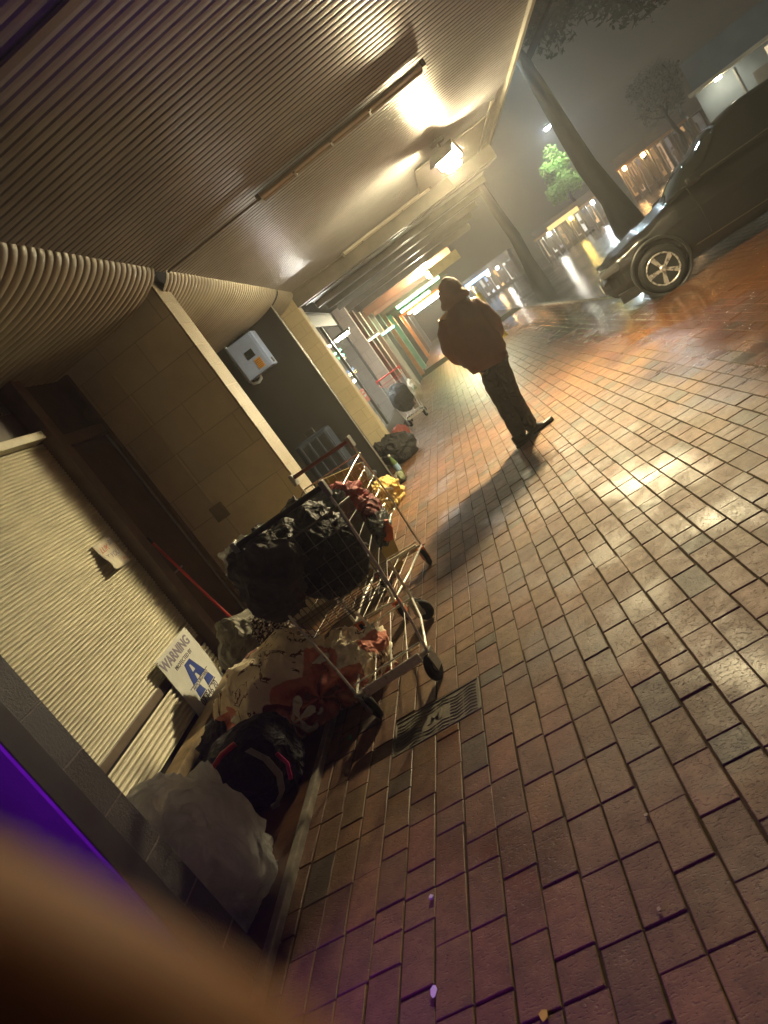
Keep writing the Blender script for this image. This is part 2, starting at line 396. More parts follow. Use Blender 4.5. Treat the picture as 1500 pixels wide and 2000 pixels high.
def ridged(p, octs=4):
    a = 1.; t = 0.; q = V(p); q = q+V((mn.noise(q+V((9, 2, 4))), mn.noise(q+V((1, 8, 3))), mn.noise(q+V((5, 5, 1)))))*.6
    for _ in range(octs):
        t += a*(max(0, 1-2.2*abs(mn.noise(q)))**2.2*1.5-.45); a *= .55; q = q*1.9+V((3.1, 7.7, 1.3))
    return t*.6

def lump(name, c, rad, mat, parent=None, amp=.16, fold=.10, fs=3.0, seed=0, nu=120, nv=76, floor_z=None, power=2.0, shape=None, cut=None, rot=0):
    """a soft heap: bag, bundle or crumpled cloth; sags on the floor, creased by ridged folds"""
    sd = V((seed*3.7, seed*1.9, seed*5.3)); b = MB()
    def f(u, v):
        th = 2*pi*u; ph = pi*v
        d = V((sin(ph)*cos(th), sin(ph)*sin(th), cos(ph)))
        e = 2/power; n = V([math.copysign(abs(q)**e, q) for q in d])
        k = 1+amp*mn.noise(d*1.6+sd)+fold*1.25*ridged(d*fs*.62+sd, 2)+.022*ridged(d*fs*2.0+sd, 1)
        if shape: k *= shape(d)
        p = V((n.x*rad[0], n.y*rad[1], n.z*rad[2]))*k
        x = p.x*cos(rot)-p.y*sin(rot); y = p.x*sin(rot)+p.y*cos(rot); p = V((x, y, p.z))+V(c)
        if floor_z is not None and p.z < floor_z+.004:
            ov = floor_z-p.z; p.z = floor_z+.003+.004*abs(mn.noise(p*9)); 
            h = V((d.x, d.y, 0)); p += h*min(ov*.25, .05)
        if cut: p = cut(p)
        return p
    b.grid(f, nu, nv, wrapu=True)
    return b.build(name, mat, parent)

def drape(name, c, sx, sy, fn, mat, parent=None, n=46, amp=.05, fs=5, seed=0, rot=0):
    """a cloth lying over a heap: height field fn(x,y) plus folds"""
    b = MB(); sd = V((seed*2.3, seed*4.1, seed))
    def f(u, v):
        x = (u-.5)*2*sx; y = (v-.5)*2*sy
        wob = mn.noise(V((u*3, v*3, seed)))*.12
        x *= 1+wob; y *= 1-wob
        z = fn(x, y)+amp*ridged(V((x*fs, y*fs, 0))+sd, 3)
        return V(c)+V((x*cos(rot)-y*sin(rot), x*sin(rot)+y*cos(rot), max(z, .006)))
    b.grid(f, n, n)
    return b.build(name, mat, parent)

# ================================================================== THE SETTING
def bricks():
    rnd = random.Random(3); P = .1198; L = .2255; g = .0035
    vs = []; fs = []; cols = []
    def brick(x0, x1, y0, y1):
        base = rnd.random()
        if base < .05: c = (.150, .102, .056)
        elif base < .16: c = (.225, .108, .046)
        else: c = (.235+.04*rnd.random(), .114+.022*rnd.random(), .045+.012*rnd.random())
        k = .74+.30*rnd.random(); c = tuple(q*k for q in c)
        dz = rnd.gauss(0, .0010); tx = rnd.gauss(0, .0042); ty = rnd.gauss(0, .0035)
        cx, cy = (x0+x1)/2, (y0+y1)/2; ch = .0022
        jx = rnd.gauss(0, .0012); jy = rnd.gauss(0, .0012); a = rnd.gauss(0, .004)
        gg = g*(.5+rnd.random()*.9)
        o = len(vs)
        for z, ins in ((-.03, 0), (-.0022, 0), (0, ch)):
            for sx, sy in ((-1, -1), (1, -1), (1, 1), (-1, 1)):
                px = sx*((x1-x0)/2-gg-ins); py = sy*((y1-y0)/2-gg-ins)
                vs.append((cx+px+jx-a*py, cy+py+jy+a*px, z+dz+tx*px+ty*py))
        F = [(o+8, o+9, o+10, o+11)]
        for lv in (0, 4):
            for k2 in range(4): F.append((o+lv+k2, o+lv+(k2+1) % 4, o+lv+4+(k2+1) % 4, o+lv+4+k2))
        fs.extend(F); cols.extend([c]*len(F))
    def region(xa, n, ya, yb, skip=None):
        for i in range(n):
            x0 = xa+i*P; y = ya-L*rnd.choice((0, .5))-rnd.random()*.02
            while y < yb:
                r = rnd.random(); l = L if r < .80 else L*.53
                hit = skip and x0+P > skip[0]+.01 and x0 < skip[1]-.01 and y+l > skip[2] and y < skip[3]
                if not hit: brick(x0, x0+P, y, y+l)
                else:
                    if skip[2]-y > .03: brick(x0, x0+P, y, skip[2])
                    if y+l-skip[3] > .03: brick(x0, x0+P, skip[3], y+l)
                y += l
    region(-1.7102, 37, .5, 26, (-1.231, -.7518, 2.712, 2.988))
    region(-1.7102+37*P, 26, 2.5, 12.3)
    me = bpy.data.meshes.new('footpath'); me.from_pydata(vs, [], fs); me.update()
    ca = me.color_attributes.new('tint', 'FLOAT_COLOR', 'CORNER')
    buf = []
    for p in me.polygons: buf += [*cols[p.index], 1]*p.loop_total
    ca.data.foreach_set('color', buf)
    me.materials.append(M_BRICK); o = bpy.data.objects.new('footpath', me); COL.objects.link(o); struct(o)
bricks()
b = MB(); b.box(-1.66, 5.8, -6, 12.35, -.09, -.0055); b.box(-1.66, 2.66, 12.35, 30, -.09, -.0055)
struct(b.build('ground', M_JOINT))
b = MB(); b.box(-1.66, 2.66, 30, 75, -.09, -.004)
struct(b.build('pavement', simple('far_paving', (.17, .10, .06), .3, 0, .35, 3, .4, 30)))
b = MB(); b.quad((2.66, 12.36, -.02), (120, 12.36, -.02), (120, 160, -.02), (2.66, 160, -.02)); b.quad((5.81, -30, -.02), (120, -30, -.02), (120, 12.36, -.02), (5.81, 12.36, -.02))
b.quad((-30, 75, -.02), (2.66, 75, -.02), (2.66, 160, -.02), (-30, 160, -.02))
struct(b.build('road', M_ASPH))
# kerbs: low wet concrete edge where paving meets the road
b = MB(); b.box(2.62, 2.74, 12.4, 30, -.05, .035, .012); b.box(2.75, 5.85, 12.32, 12.44, -.05, .03, .012)
struct(b.build('kerb', simple('wet_concrete', (.22, .21, .19), .2, 0, .3, 6, .3, 40)))
# entrance floors behind the steel edge strip
b = MB(); b.box(-2.86, -1.702, 1.92, 5.665, -.05, .028); b.box(-3.6, -1.702, 5.98, 9.86, -.05, .02); b.box(-3.4, -1.662, 9.93, 10.96, -.05, .02)
struct(b.build('entrance_floor', M_FLOOR))
b = MB(); b.box(-1.70, -1.658, -1.0, 5.66, -.05, .036, .008); b.box(-1.70, -1.658, 6.0, 9.86, -.05, .030, .008)
struct(b.build('entrance_edge_strip', simple('worn_edge_strip', (.34, .31, .26), .38, .3, .4, 12, .3, 60)))

# ---------------------------------------------------------------- arcade building
BL = thing('arcade_building', (-2.3, 4, 0), 'block walled arcade shopfront with ribbed shutter and corrugated canopy beside the trolleys', 'building')
def pan_rows(y0, y1, pitch, depth):
    rows = []; k = 0
    while y0+k*pitch < y1:
        for ph, d in ((0, 0), (.36, .0012), (.70, 0), (.76, -.55), (.82, -1.), (.90, -1.), (.95, -.5)):
            y = y0+(k+ph)*pitch
            if y < y1: rows.append((y, d*depth if d <= 0 else d))
        k += 1
    rows.append((y1, 0)); return rows
def corrugated(x0, x1, y0, y1, z, pitch, amp, name, mat, par, zf=None):
    b = MB(); rows = pan_rows(y0, y1, pitch, amp)
    def f(u, v):
        y, d = rows[int(round(v*(len(rows)-1)))]
        return (x0+(x1-x0)*u, y, z-d)
    b.grid(f, 2, len(rows), smooth=False); return b.build(name, mat, par)
canopy = corrugated(-1.60, 1.91, -4, 10.94, 3.012, .0758, .012, 'canopy', M_CEIL, BL)
b = MB(); b.box(1.913, 1.95, -4, 11.1, 2.975, 3.22); b.build('canopy_fascia', M_CREAMFLAT, canopy)
b = MB(); b.box(-1.6, 1.91, -4, 10.94, 3.06, 3.10); b.build('canopy_deck', M_DARKWALL, canopy)
for y in (-.6, 2.6): b = MB(); b.box(-1.55, 1.90, y, y+.05, 2.985, 3.0); b.build('lap_strip', M_CREAMFLAT, canopy)
b = MB(); b.box(.72, 1.72, 9.05, 10.93, 2.972, 2.988); b.box(1.70, 1.745, 8.4, 10.93, 2.955, 2.971, .004); b.build('soffit_panel', M_CREAMFLAT, canopy)
# bullnose sheets curving from the canopy into the entrances
def bullnose(y0, y1, nm):
    b = MB(); prof = []
    for k in range(15):
        a = pi/2*k/14; prof.append((-2.20+.63*cos(a), 3.03-.205*sin(a), cos(a), sin(a)))
    prof.append((-2.82, 2.825, 0, 1))
    rows = pan_rows(y0, y1, .0880, .011); n = len(rows)
    def f(u, v):
        y, s_ = rows[int(round(v*(n-1)))]; i = min(int(u*15+.5), 15); px, pz, nx, nz = prof[i]
        return (px+nx*s_, y, pz-nz*s_)
    b.grid(f, 16, n); return b.build(nm, M_ROLL, BL)
bullnose(-.3, 5.55, 'bullnose_soffit'); bullnose(5.80, 9.80, 'bullnose_soffit'); bullnose(9.90, 10.93, 'bullnose_soffit')
b = MB(); b.tube([(-1.72, 5.4, 2.99), (-1.72, 6.0, 2.99)], .018, 8); b.build('bracket_rod', M_GALV, BL)
# walls
w1 = MB(); w1.box(-2.9, -1.716, 5.665, 5.985, 0, 3.3); pw = w1.build('wall', M_SMOOTHB, BL)
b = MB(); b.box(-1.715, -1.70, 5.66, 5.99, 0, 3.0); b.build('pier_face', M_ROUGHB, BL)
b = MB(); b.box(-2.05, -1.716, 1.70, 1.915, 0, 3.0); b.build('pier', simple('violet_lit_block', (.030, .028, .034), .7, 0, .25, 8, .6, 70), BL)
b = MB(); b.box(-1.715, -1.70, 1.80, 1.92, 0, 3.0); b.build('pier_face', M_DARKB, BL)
b = MB(); b.box(-1.715, -1.694, 1.69, 1.797, 0, 3.0, .004); b.build('corner_trim', M_BLACKPL, BL)
b = MB(); b.tube([(-2.42, 5.655, 2.60), (-2.42, 5.655, 1.30)], .011, 8); cb = b.build('conduit', M_SMOOTHB, BL)
b = MB(); b.box(-2.47, -2.35, 5.625, 5.664, 1.13, 1.27, .006); b.build('junction_box', simple('painted_box', (.27, .225, .155), .6, 0, .2, 8, .1), cb)
b = MB(); b.box(-3.05, -2.9, 1.5, 6.0, 0, 3.3); b.box(-2.9, -2.815, 1.5, 4.80, 2.45, 2.83); b.box(-2.9, -2.82, 4.8, 5.66, 2.30, 2.83)
b.build('back_wall', M_BROWN, BL)
# roller shutter: close horizontal ribs
def ribs(z0, z1, x, y0, y1, pitch, amp, nm, par):
    b = MB(); n = int((z1-z0)/pitch*12)+1
    def f(u, v):
        z = z0+(z1-z0)*v; ph = (z/pitch) % 1
        return (x+amp*2.2*(abs(sin(pi*ph))**.38), y0+(y1-y0)*u, z)
    b.grid(f, 14, n); return b.build(nm, M_SHUT, par)
shut = ribs(.58, 2.36, -2.80, 1.93, 4.79, .0246, .0075, 'roller_shutter', BL)
b = MB(); b.box(-2.815, -2.775, 1.93, 4.79, .520, .578, .004); b.build('bottom_rail', M_MULL, shut)
b = MB(); b.box(-2.82, -2.70, 1.93, 4.72, 2.365, 2.425, .006); b.build('shutter_lip', simple('pale_flashing', (.55, .52, .38), .4, 0, .2, 6, .1), shut)
ribs(.272, .516, -2.765, 1.93, 4.70, .0348, .011, 'lower_shutter_panel', BL)
b = MB(); b.box(-2.80, -2.79, 1.93, 4.8, .0, .58); b.build('gap_shade_sheet', M_BLACKPL, BL)  # black sheet standing in for the shade in the open gap
b = MB(); b.box(-2.70, -2.56, 1.93, 4.72, .185, .262, .006); b.box(-2.67, -2.585, 1.93, 4.72, .03, .183, .004); b.build('timber_sill', M_TIMBER, BL)
# door with frame
b = MB(); b.box(-2.82, -2.70, 4.80, 4.925, .03, 2.83, .006); b.box(-2.82, -2.73, 5.60, 5.662, .03, 2.83, .005); b.box(-2.82, -2.735, 4.926, 5.598, 2.27, 2.36, .005)
b.box(-2.82, -2.68, 4.77, 4.797, .03, 2.83, .004); b.build('door_frame', M_MULL, BL)
b = MB(); b.box(-2.80, -2.765, 4.93, 5.572, .035, 2.262, .004); dr = b.build('door', M_BROWN, BL)
b = MB(); b.box(-2.765, -2.750, 5.573, 5.597, .20, 2.26, .003); b.build('door_seal', M_ALU, dr)
b = MB(); b.box(-2.764, -2.745, 4.96, 5.0, .98, 1.12, .004); b.tube([(-2.745, 4.98, 1.05), (-2.70, 4.98, 1.05), (-2.70, 5.08, 1.05)], .009, 8); b.build('door_handle', M_GALV, dr)
b = MB()
for k in range(7): b.box(-2.805-.002*k, -2.797, 4.45+.04*k, 4.475+.04*k, 2.64, 2.70)
b.build('vent', M_DARKBEAM, BL)
# dark entrance beyond the pier
b = MB(); b.box(-3.7, -1.752, 9.80, 9.89, 0, 3.3); b.build('black_wall', M_DARKWALL, BL)
b = MB(); b.box(-3.75, -3.6, 5.985, 9.80, 0, 3.3); b.box(-3.6, -2.82, 5.985, 9.80, 2.83, 2.9); b.build('back_wall', M_DARKWALL, BL)
b = MB(); b.tube([(-1.757, 9.795, .0), (-1.757, 9.795, 2.9)], .010, 6); b.build('corner_bead', M_GALV, BL)
b = MB(); b.box(-3.4, -1.663, 10.95, 11.05, 0, 3.0); b.build('cream_wall', M_WHITEB, BL)
b = MB(); b.box(-1.662, -1.645, 10.945, 11.26, 0, 3.0); b.build('cream_pier_face', simple('cream_paint', (.66, .56, .36), .6, 0, .2, 4, .3, 50), BL)
b = MB(); b.box(-2.2, -1.663, 11.051, 11.255, 0, 3.0); b.build('cream_pier', M_WHITEB, BL)
# shopfront behind the camera with an assumed violet window, added to light the pier and the nearest bricks
b = MB(); b.box(-2.6, -2.06, -4, 1.695, 0, .45); b.box(-2.6, -2.06, -4, 1.695, 2.45, 3.1); b.box(-2.6, -2.06, 1.45, 1.695, .45, 2.45); b.box(-2.6, -2.06, -4, .35, .45, 2.45); b.box(-2.6, -2.06, .351, 1.449, 1.75, 2.449)
b.build('shopfront', M_DARKWALL, BL)
b = MB(); b.quad((-2.42, .36, .46), (-2.42, 1.44, .46), (-2.42, 1.44, 1.74), (-2.42, .36, 1.74)); b.build('assumed_lit_window', emis('violet_glow', (.30, .014, .95), 5.5), BL)
b = MB(); b.box(-2.059, -1.45, .30, 1.50, 1.76, 1.79, .005); b.build('violet_spill_shield', M_DARKBEAM, BL)  # unseen shield added to keep the violet light off the canopy

# bulkhead and the lower canopy beyond
NB = thing('neighbour_arcade', (-2.4, 14, 0), 'lower arcade with dark beams and coloured shop piers beyond the cream pillar', 'building')
b = MB(); b.box(-1.64, 1.905, 10.945, 11.10, 2.79, 3.05); b.box(-1.64, 1.905, 10.93, 10.944, 2.785, 2.815, .003); bh = b.build('bulkhead_beam', M_BEAM, NB)
b = MB(); b.box(1.2, 1.9, 10.90, 10.929, 2.80, 2.97, .004); b.build('end_panel', M_CREAMFLAT, bh)
low = corrugated(-1.64, 1.9, 11.11, 19.5, 2.93, .0758, .010, 'low_canopy', M_CEIL, NB)
for y, d in ((11.75, .07), (12.9, .10), (14.2, .10), (15.6, .12), (17.2, .12), (19.0, .16)): b = MB(); b.box(-1.64, 1.9, y, y+.14, 2.92-d, 2.925); b.build('canopy_beam', M_DARKBEAM, low)
b = MB(); b.box(-1.64, 1.9, 11.11, 19.5, 2.95, 3.0); b.build('canopy_deck', M_DARKWALL, low)
b = MB(); b.box(.45, 1.35, 19.55, 19.75, 2.36, 2.62, .01); b.build('fascia_box', simple('yellow_fascia', (.62, .55, .26), .4, 0, .2, 4, .1), NB)
# far canopy run
b = MB(); b.box(-1.6, 1.3, 20.4, 31, 2.86, 2.94); b.box(-1.6, 1.2, 31.6, 46, 2.82, 2.9); b.box(-1.7, 1.2, 47, 62, 2.85, 2.95)
far_c = b.build('far_canopy', simple('pale_soffit', (.34, .32, .25), .45, 0, .3, 2, .1), NB)
for y in (20.4, 23, 26, 28.6, 31.6, 36, 41, 47, 52, 57): b = MB(); b.box(-1.6, 1.25, y-.08, y, 2.62, 2.93); b.build('fascia_beam', simple('rust_fascia', (.22, .10, .06), .5, 0, .3, 3, .1), far_c)
# shop window with lit interior between the cream pier and the tiled pier
win = MB(); win.box(-1.95, -1.90, 11.26, 11.34, 0, 2.9); win.box(-1.95, -1.90, 13.7, 13.78, 0, 2.9); win.box(-1.95, -1.90, 16.36, 16.44, 0, 2.9); win.box(-1.95, -1.9, 11.34, 16.36, 0, .35); win.box(-1.95, -1.9, 11.34, 16.36, 2.6, 2.9)
wf = win.build('shop_window', M_DARKBEAM, NB)
b = MB(); b.quad((-1.925, 11.34, .35), (-1.925, 16.36, .35), (-1.925, 16.36, 2.6), (-1.925, 11.34, 2.6)); b.build('pane', M_GLASS, wf)
b = MB(); b.box(-3.6, -3.5, 11.06, 16.5, 0, 2.95); b.box(-3.5, -1.96, 11.06, 16.5, 2.9, 2.96); b.box(-3.5, -1.96, 11.06, 16.5, 0, .02); b.build('shop_interior', simple('shop_interior_paint', (.6, .62, .58), .6, 0, .2, 2, .1), NB)
t = thing('window_tube', (-2.05, 14.2, 1.42), 'glaring white tube lamp low in the shop window beside the cream pillar', 'lamp', 'tube lamps in the lit shop window')
b = MB(); b.tube([(-2.05, 13.8, 1.40), (-2.05, 14.6, 1.40)], .022, 8); b.build('tube', emis('shop_white', (.9, .97, 1.0), 110), t)
b = MB(); b.box(-2.09, -2.01, 13.75, 14.65, 1.43, 1.47); b.build('batten', M_WHITEPL, t)
t = thing('window_tube', (-1.80, 13.9, 2.25), 'bright white under-awning sign lamp high on the shop window', 'lamp', 'tube lamps in the lit shop window')
b = MB(); b.box(-1.86, -1.56, 13.86, 13.96, 2.20, 2.24); b.build('tube', emis('shop_white2', (1, .95, .82), 190), t)
b = MB(); b.box(-1.9, -1.5, 13.84, 13.98, 2.245, 2.30, .006); b.build('hood', M_DARKBEAM, t)
for yy, zz, cc, lb in ((12.2, .62, (.75, .75, .55), 'yellowish paper poster low in the lit shop window'), (13.0, .95, (.70, .18, .14), 'red and white price poster in the lit shop window'), (12.6, .40, (.8, .8, .74), 'small white notice near the bottom of the shop window')):
    t = MB(); t.box(-1.900, -1.896, yy, yy+.45, zz, zz+.26); p = t.build('poster', simple('poster_'+str(yy), cc, .6, 0, .15, 30, .05), None); tag(p, lb, 'poster')
    q = MB(); q.box(-1.896, -1.894, yy+.05, yy+.40, zz+.10, zz+.14); q.box(-1.896, -1.894, yy+.05, yy+.3, zz+.18, zz+.205); q.build('printed_band', M_WHITEPL if cc[1] < .3 else M_GREYPL, p)
# piers receding down the arcade
b = MB(); b.box(-2.9, -1.62, 16.5, 16.75, 0, 2.95); b.build('tiled_pier', M_TILE, NB)
PIERS = [(18.2, -1.66, .3, (.16, .035, .025)), (19.6, -1.66, .35, (.30, .27, .22)), (21.4, -1.66, .35, (.13, .08, .06)), (23.2, -1.64, .3, (.30, .28, .24)),
         (25.4, -1.62, .4, (.08, .075, .07)), (28.0, -1.6, .5, (.50, .19, .07)), (31.5, -1.58, .8, (.30, .44, .33)), (36.5, -1.55, .6, (.12, .10, .09)), (40.5, -1.55, 1.2, (.55, .30, .10)), (48, -1.55, 1.5, (.28, .24, .2)), (56, -1.5, 2, (.25, .25, .26))]  # green light on the pale green pier is put into its colour
for k, (y, x, d, c) in enumerate(PIERS):
    b = MB(); b.box(-2.9, x, y, y+d, 0, 2.85); b.build('shop_pier', simple('pier_paint_light_%d' % k, c, .45, 0, .3, 2, .15), NB)
b = MB(); b.box(-2.7, -2.3, 16.76, 62, 0, 3.0); b.build('shopfront_wall', simple('far_shopfront', (.16, .14, .12), .35, 0, .4, 1.2, .1), NB)
b = MB(); b.box(-2.6, 1.3, 66, 66.3, 0, 3.2); b.build('far_wall', simple('far_end_wall', (.12, .12, .13), .6), NB)

# ================================================================== LAMPS
t = thing('floodlight', (1.02, 8.4, 2.9), 'glaring warm floodlight hanging under the corrugated canopy', 'lamp')
FM = Matrix.Translation((1.02, 8.40, 2.775)) @ V((-.36, -.76, -.62)).to_track_quat('Z', 'Y').to_matrix().to_4x4()     # local +z is the beam
b = MB(); b.box(-.15, .15, -.10, .10, -.10, -.012, .02, FM); b.tube([(1.02, 8.4, 2.80), (1.02, 8.44, 2.90), (1.02, 8.44, 3.02)], .018); b.box(.94, 1.10, 8.38, 8.50, 2.955, 2.99, .006); b.build('housing', M_BEAM, t)
b = MB(); b.box(-.155, .155, .101, .108, -.05, .16, .002, FM); b.build('visor', M_BEAM, t)
b = MB(); b.box(-.135, .135, -.085, .085, -.010, .012, .010, FM); b.build('lens', emis('flood_warm', (1.0, .81, .45), 1900), t)
b = MB(); b.lathe([(.02, -.018), (.085, -.014), (.095, .0)], 18, Matrix.Translation((1.04, 8.47, 2.668))); b.build('added_down_lens', emis('flood_added_down', (1.0, .81, .45), 1900), t)  # second glowing disc with cup, added to throw light down and onto the cream pillar
b = MB(); b.lathe([(.10, .0015), (.105, .05), (.08, .07)], 18, Matrix.Translation((1.04, 8.47, 2.668))); b.build('lamp_cup', M_BEAM, t)

def batten(y, lab):
    t = thing('fluorescent_batten', (.14, y, 2.96), lab, 'lamp', 'unlit batten lamps on the canopy')
    b = MB(); b.box(-.62, .90, y-.035, y+.035, 2.958, 2.996, .006); b.build('housing', simple('batten_enamel', (.55, .53, .46), .4, 0, .12, 5, .05), t)
    b = MB()
    for s in (-.058, .058): b.tube([(-.60, y+s, 2.962), (.88, y+s, 2.962)], .013, 8)
    b.build('tube', simple('unlit_tube', (.62, .60, .52), .25, 0, .06, 6, .02), t)
    for q in (-.635, .88): b = MB(); b.box(q, q+.035, y-.075, y+.075, 2.94, 2.99, .006); b.build('lamp_holder', M_CREAMFLAT, t)
    for q in (-.3, .05, .4): b = MB(); b.box(q, q+.02, y-.062, y+.062, 2.945, 2.957, .003); b.build('tube_clip', M_CREAMFLAT, t)
    b = MB(); b.tube([(-1.56, y+.02, 2.985), (-.62, y+.02, 2.975)], .010, 6); b.build('cable_conduit', M_CREAMFLAT, t)
batten(5.76, 'unlit twin tube batten on the canopy nearer the camera'); batten(10.72, 'unlit twin tube batten beside the bulkhead beam, past the floodlight')
t = thing('arcade_lamp', (.45, 20.1, 2.5), 'bright white lamp above the hooded head at the end of the lower canopy', 'lamp')
b = MB(); b.box(.36, .54, 20.0, 20.18, 2.60, 2.66, .01); b.tube([(.45, 20.09, 2.66), (.45, 20.09, 2.95)], .015); b.build('housing', M_BEAM, t)
b = MB(); b.lathe([(.02, -.09), (.08, -.06), (.09, .03), (.06, .09)], 14, Matrix.Translation((.45, 20.09, 2.51))); b.build('globe', emis('lamp_white', (1, .90, .60), 1500), t)
def tube_lamp(x0, x1, y, z, r, col, st, lab, nm):
    t = thing('neon_tube', ((x0+x1)/2, y, z), lab, 'lamp', 'coloured tube lamps down the arcade')
    b = MB(); b.tube([(x0, y, z), (x1, y, z)], r, 8); b.build('tube', emis(nm, col, st), t)
    b = MB(); b.box(x0-.03, x1+.03, y-.05, y+.05, z+r+.004, z+r+.05); b.build('batten', M_WHITEPL, t)
tube_lamp(-.95, .75, 24.6, 2.50, .035, (.22, 1.0, .45), 26, 'green tube lamp across the ceiling, nearer of the two', 'neon_green')
tube_lamp(-1.1, .3, 29.6, 2.48, .04, (.25, 1.0, .50), 36, 'green tube lamp across the ceiling, farther of the two', 'neon_green2')
tube_lamp(-1.2, .8, 40, 2.55, .05, (1.0, .42, .08), 130, 'orange tube lamp far down the arcade', 'neon_orange')
tube_lamp(-1.2, .9, 50, 2.6, .05, (.9, .95, 1.0), 45, 'white tube lamp at the far end of the arcade', 'neon_white')
tube_lamp(-1.70, -1.25, 22.6, 2.02, .02, (.25, .95, .80), 9, 'short cyan tube jutting from the shop piers', 'neon_cyan')
tube_lamp(-1.72, -1.4, 17.9, 1.98, .02, (.95, .85, .5), 5, 'short yellow tube jutting out beside the tiled pier', 'neon_yellow')

# ================================================================== METER BOX, SIGNS
t = thing('meter_box', (-2.35, 9.75, 2.23), 'meter box with cool light put into its blue colour, small window and orange label on the black wall', 'meter box')
b = MB(); b.box(-2.56, -2.14, 9.52, 9.795, 2.23, 2.76, .012); b.build('case', simple('cool_lit_enamel', (.31, .42, .74), .4, 0, .12, 5, .05), t)  # blue of case and pipe is cool light put into the colour
b = MB(); b.box(-2.545, -2.175, 9.508, 9.519, 2.25, 2.74, .004); dd = b.build('door', simple('cool_lit_enamel', (.42, .50, .66)), t)
b = MB(); b.box(-2.385, -2.265, 9.500, 9.507, 2.46, 2.57, .003); b.build('window', simple('dark_meter_glass', (.03, .035, .04), .12, 0, .2, 20, .02), dd)
b = MB(); b.box(-2.33, -2.235, 9.503, 9.507, 2.28, 2.42); lb = b.build('label', simple('orange_label', (.62, .30, .04), .5, 0, .15, 30, .05), dd)
b = MB()
for q in range(5): b.box(-2.32, -2.25+.004*q, 9.5005, 9.5025, 2.295+.024*q, 2.303+.024*q)
b.build('print_line', M_BROWN, lb)
b = MB(); b.box(-2.139, -2.128, 9.60, 9.66, 2.26, 2.33); b.build('vent', M_DARKBEAM, t)
b = MB(); b.tube([(-2.60, 9.70, 2.80), (-2.60, 9.70, 2.24), (-2.575, 9.70, 2.19), (-2.50, 9.70, 2.165), (-2.44, 9.70, 2.19), (-2.43, 9.70, 2.228)], .022, 10); b.build('pipe', simple('cool_lit_pipe', (.45, .52, .62), .4, 0, .1, 8, .05), t)

MX = Matrix(((0, 0, 1, 0), (1, 0, 0, 0), (0, 1, 0, 0), (0, 0, 0, 1)))     # text plane facing +X, reading along +Y
def onx(x, y, z): return Matrix.Translation((x, y, z)) @ MX
t = thing('warning_sign', (-2.72, 4.31, .235), 'white security warning board with blue letter A leaning against the shutter', 'sign')
SX = -2.722
b = MB(); b.box(SX-.006, SX, 4.03, 4.59, .238, .715, .002); b.build('board', M_SIGNW, t)
text('lettering', 'WARNING', .098, onx(SX+.0012, 4.285, .645), M_INKFADE, t, bold=.003)
text('lettering', 'PROTECTED BY', .042, onx(SX+.0012, 4.31, .572), M_INK, t)
b = MB()
def pl(pts): b.prism(pts, 'X', SX+.0004, SX+.0022)
pl([(4.27, .545), (4.37, .545), (4.435, .40), (4.34, .40), (4.325, .445), (4.30, .445), (4.285, .40), (4.20, .40)])
pl([(4.185, .372), (4.27, .372), (4.275, .345), (4.29, .312), (4.17, .312)]); pl([(4.35, .345), (4.355, .372), (4.445, .372), (4.465, .312), (4.34, .312)])
lg = b.build('logo', M_BLUE, t)
b = MB(); b.box(SX+.0003, SX+.0020, 4.15, 4.47, .373, .3995); b.prism([(4.312, .515), (4.33, .515), (4.345, .465), (4.297, .465)], 'X', SX+.0023, SX+.003); b.build('banner', M_SIGNW, lg)
b = MB(); b.box(SX+.0003, SX+.0018, 4.14, 4.48, .400, .405); b.box(SX+.0003, SX+.0018, 4.155, 4.295, .300, .307); b.box(SX+.0003, SX+.0018, 4.335, 4.475, .300, .307); b.build('rule', M_INK, lg)
text('lettering', 'ARMOURGUARD', .036, onx(SX+.0024, 4.31, .386), M_INK, t)
text('lettering', '07 846 20', .075, onx(SX+.0012, 4.30, .272), M_INK, t)
b = MB()
for y, z in ((4.045, .70), (4.575, .70), (4.045, .252), (4.575, .252)): b.lathe([(.006, 0), (.004, .003)], 8, Matrix.Translation((SX, y, z)) @ Matrix.Rotation(pi/2, 4, 'Y'))
b.build('screw', M_GALV, t)

b = MB()
def pf(u, v):
    k = (1-u)**2*(1-v)
    return (-2.770+.045*k+.012*mn.noise(V((u*2, v*2, 3)))+.004*sin(5*v), 4.385+.285*u-.02*k, 1.325+.235*v+.006*u+.02*k)
b.grid(pf, 12, 12); pn = b.build('paper_notice', M_PAPER, None, .0008); tag(pn, 'curling paper notice with faded handwriting taped to the ribbed shutter', 'notice')
for bd, sz, yy, zz, mt in (('LUK', .062, 4.47, 1.50, M_RED), ('BIII', .05, 4.585, 1.52, M_INKFADE), ("'T YOU", .055, 4.51, 1.435, M_INKFADE), ('xx', .04, 4.60, 1.375, M_RED)):
    text('handwriting', bd, sz, onx(-2.752, yy, zz), mt, pn, .0003, .2)

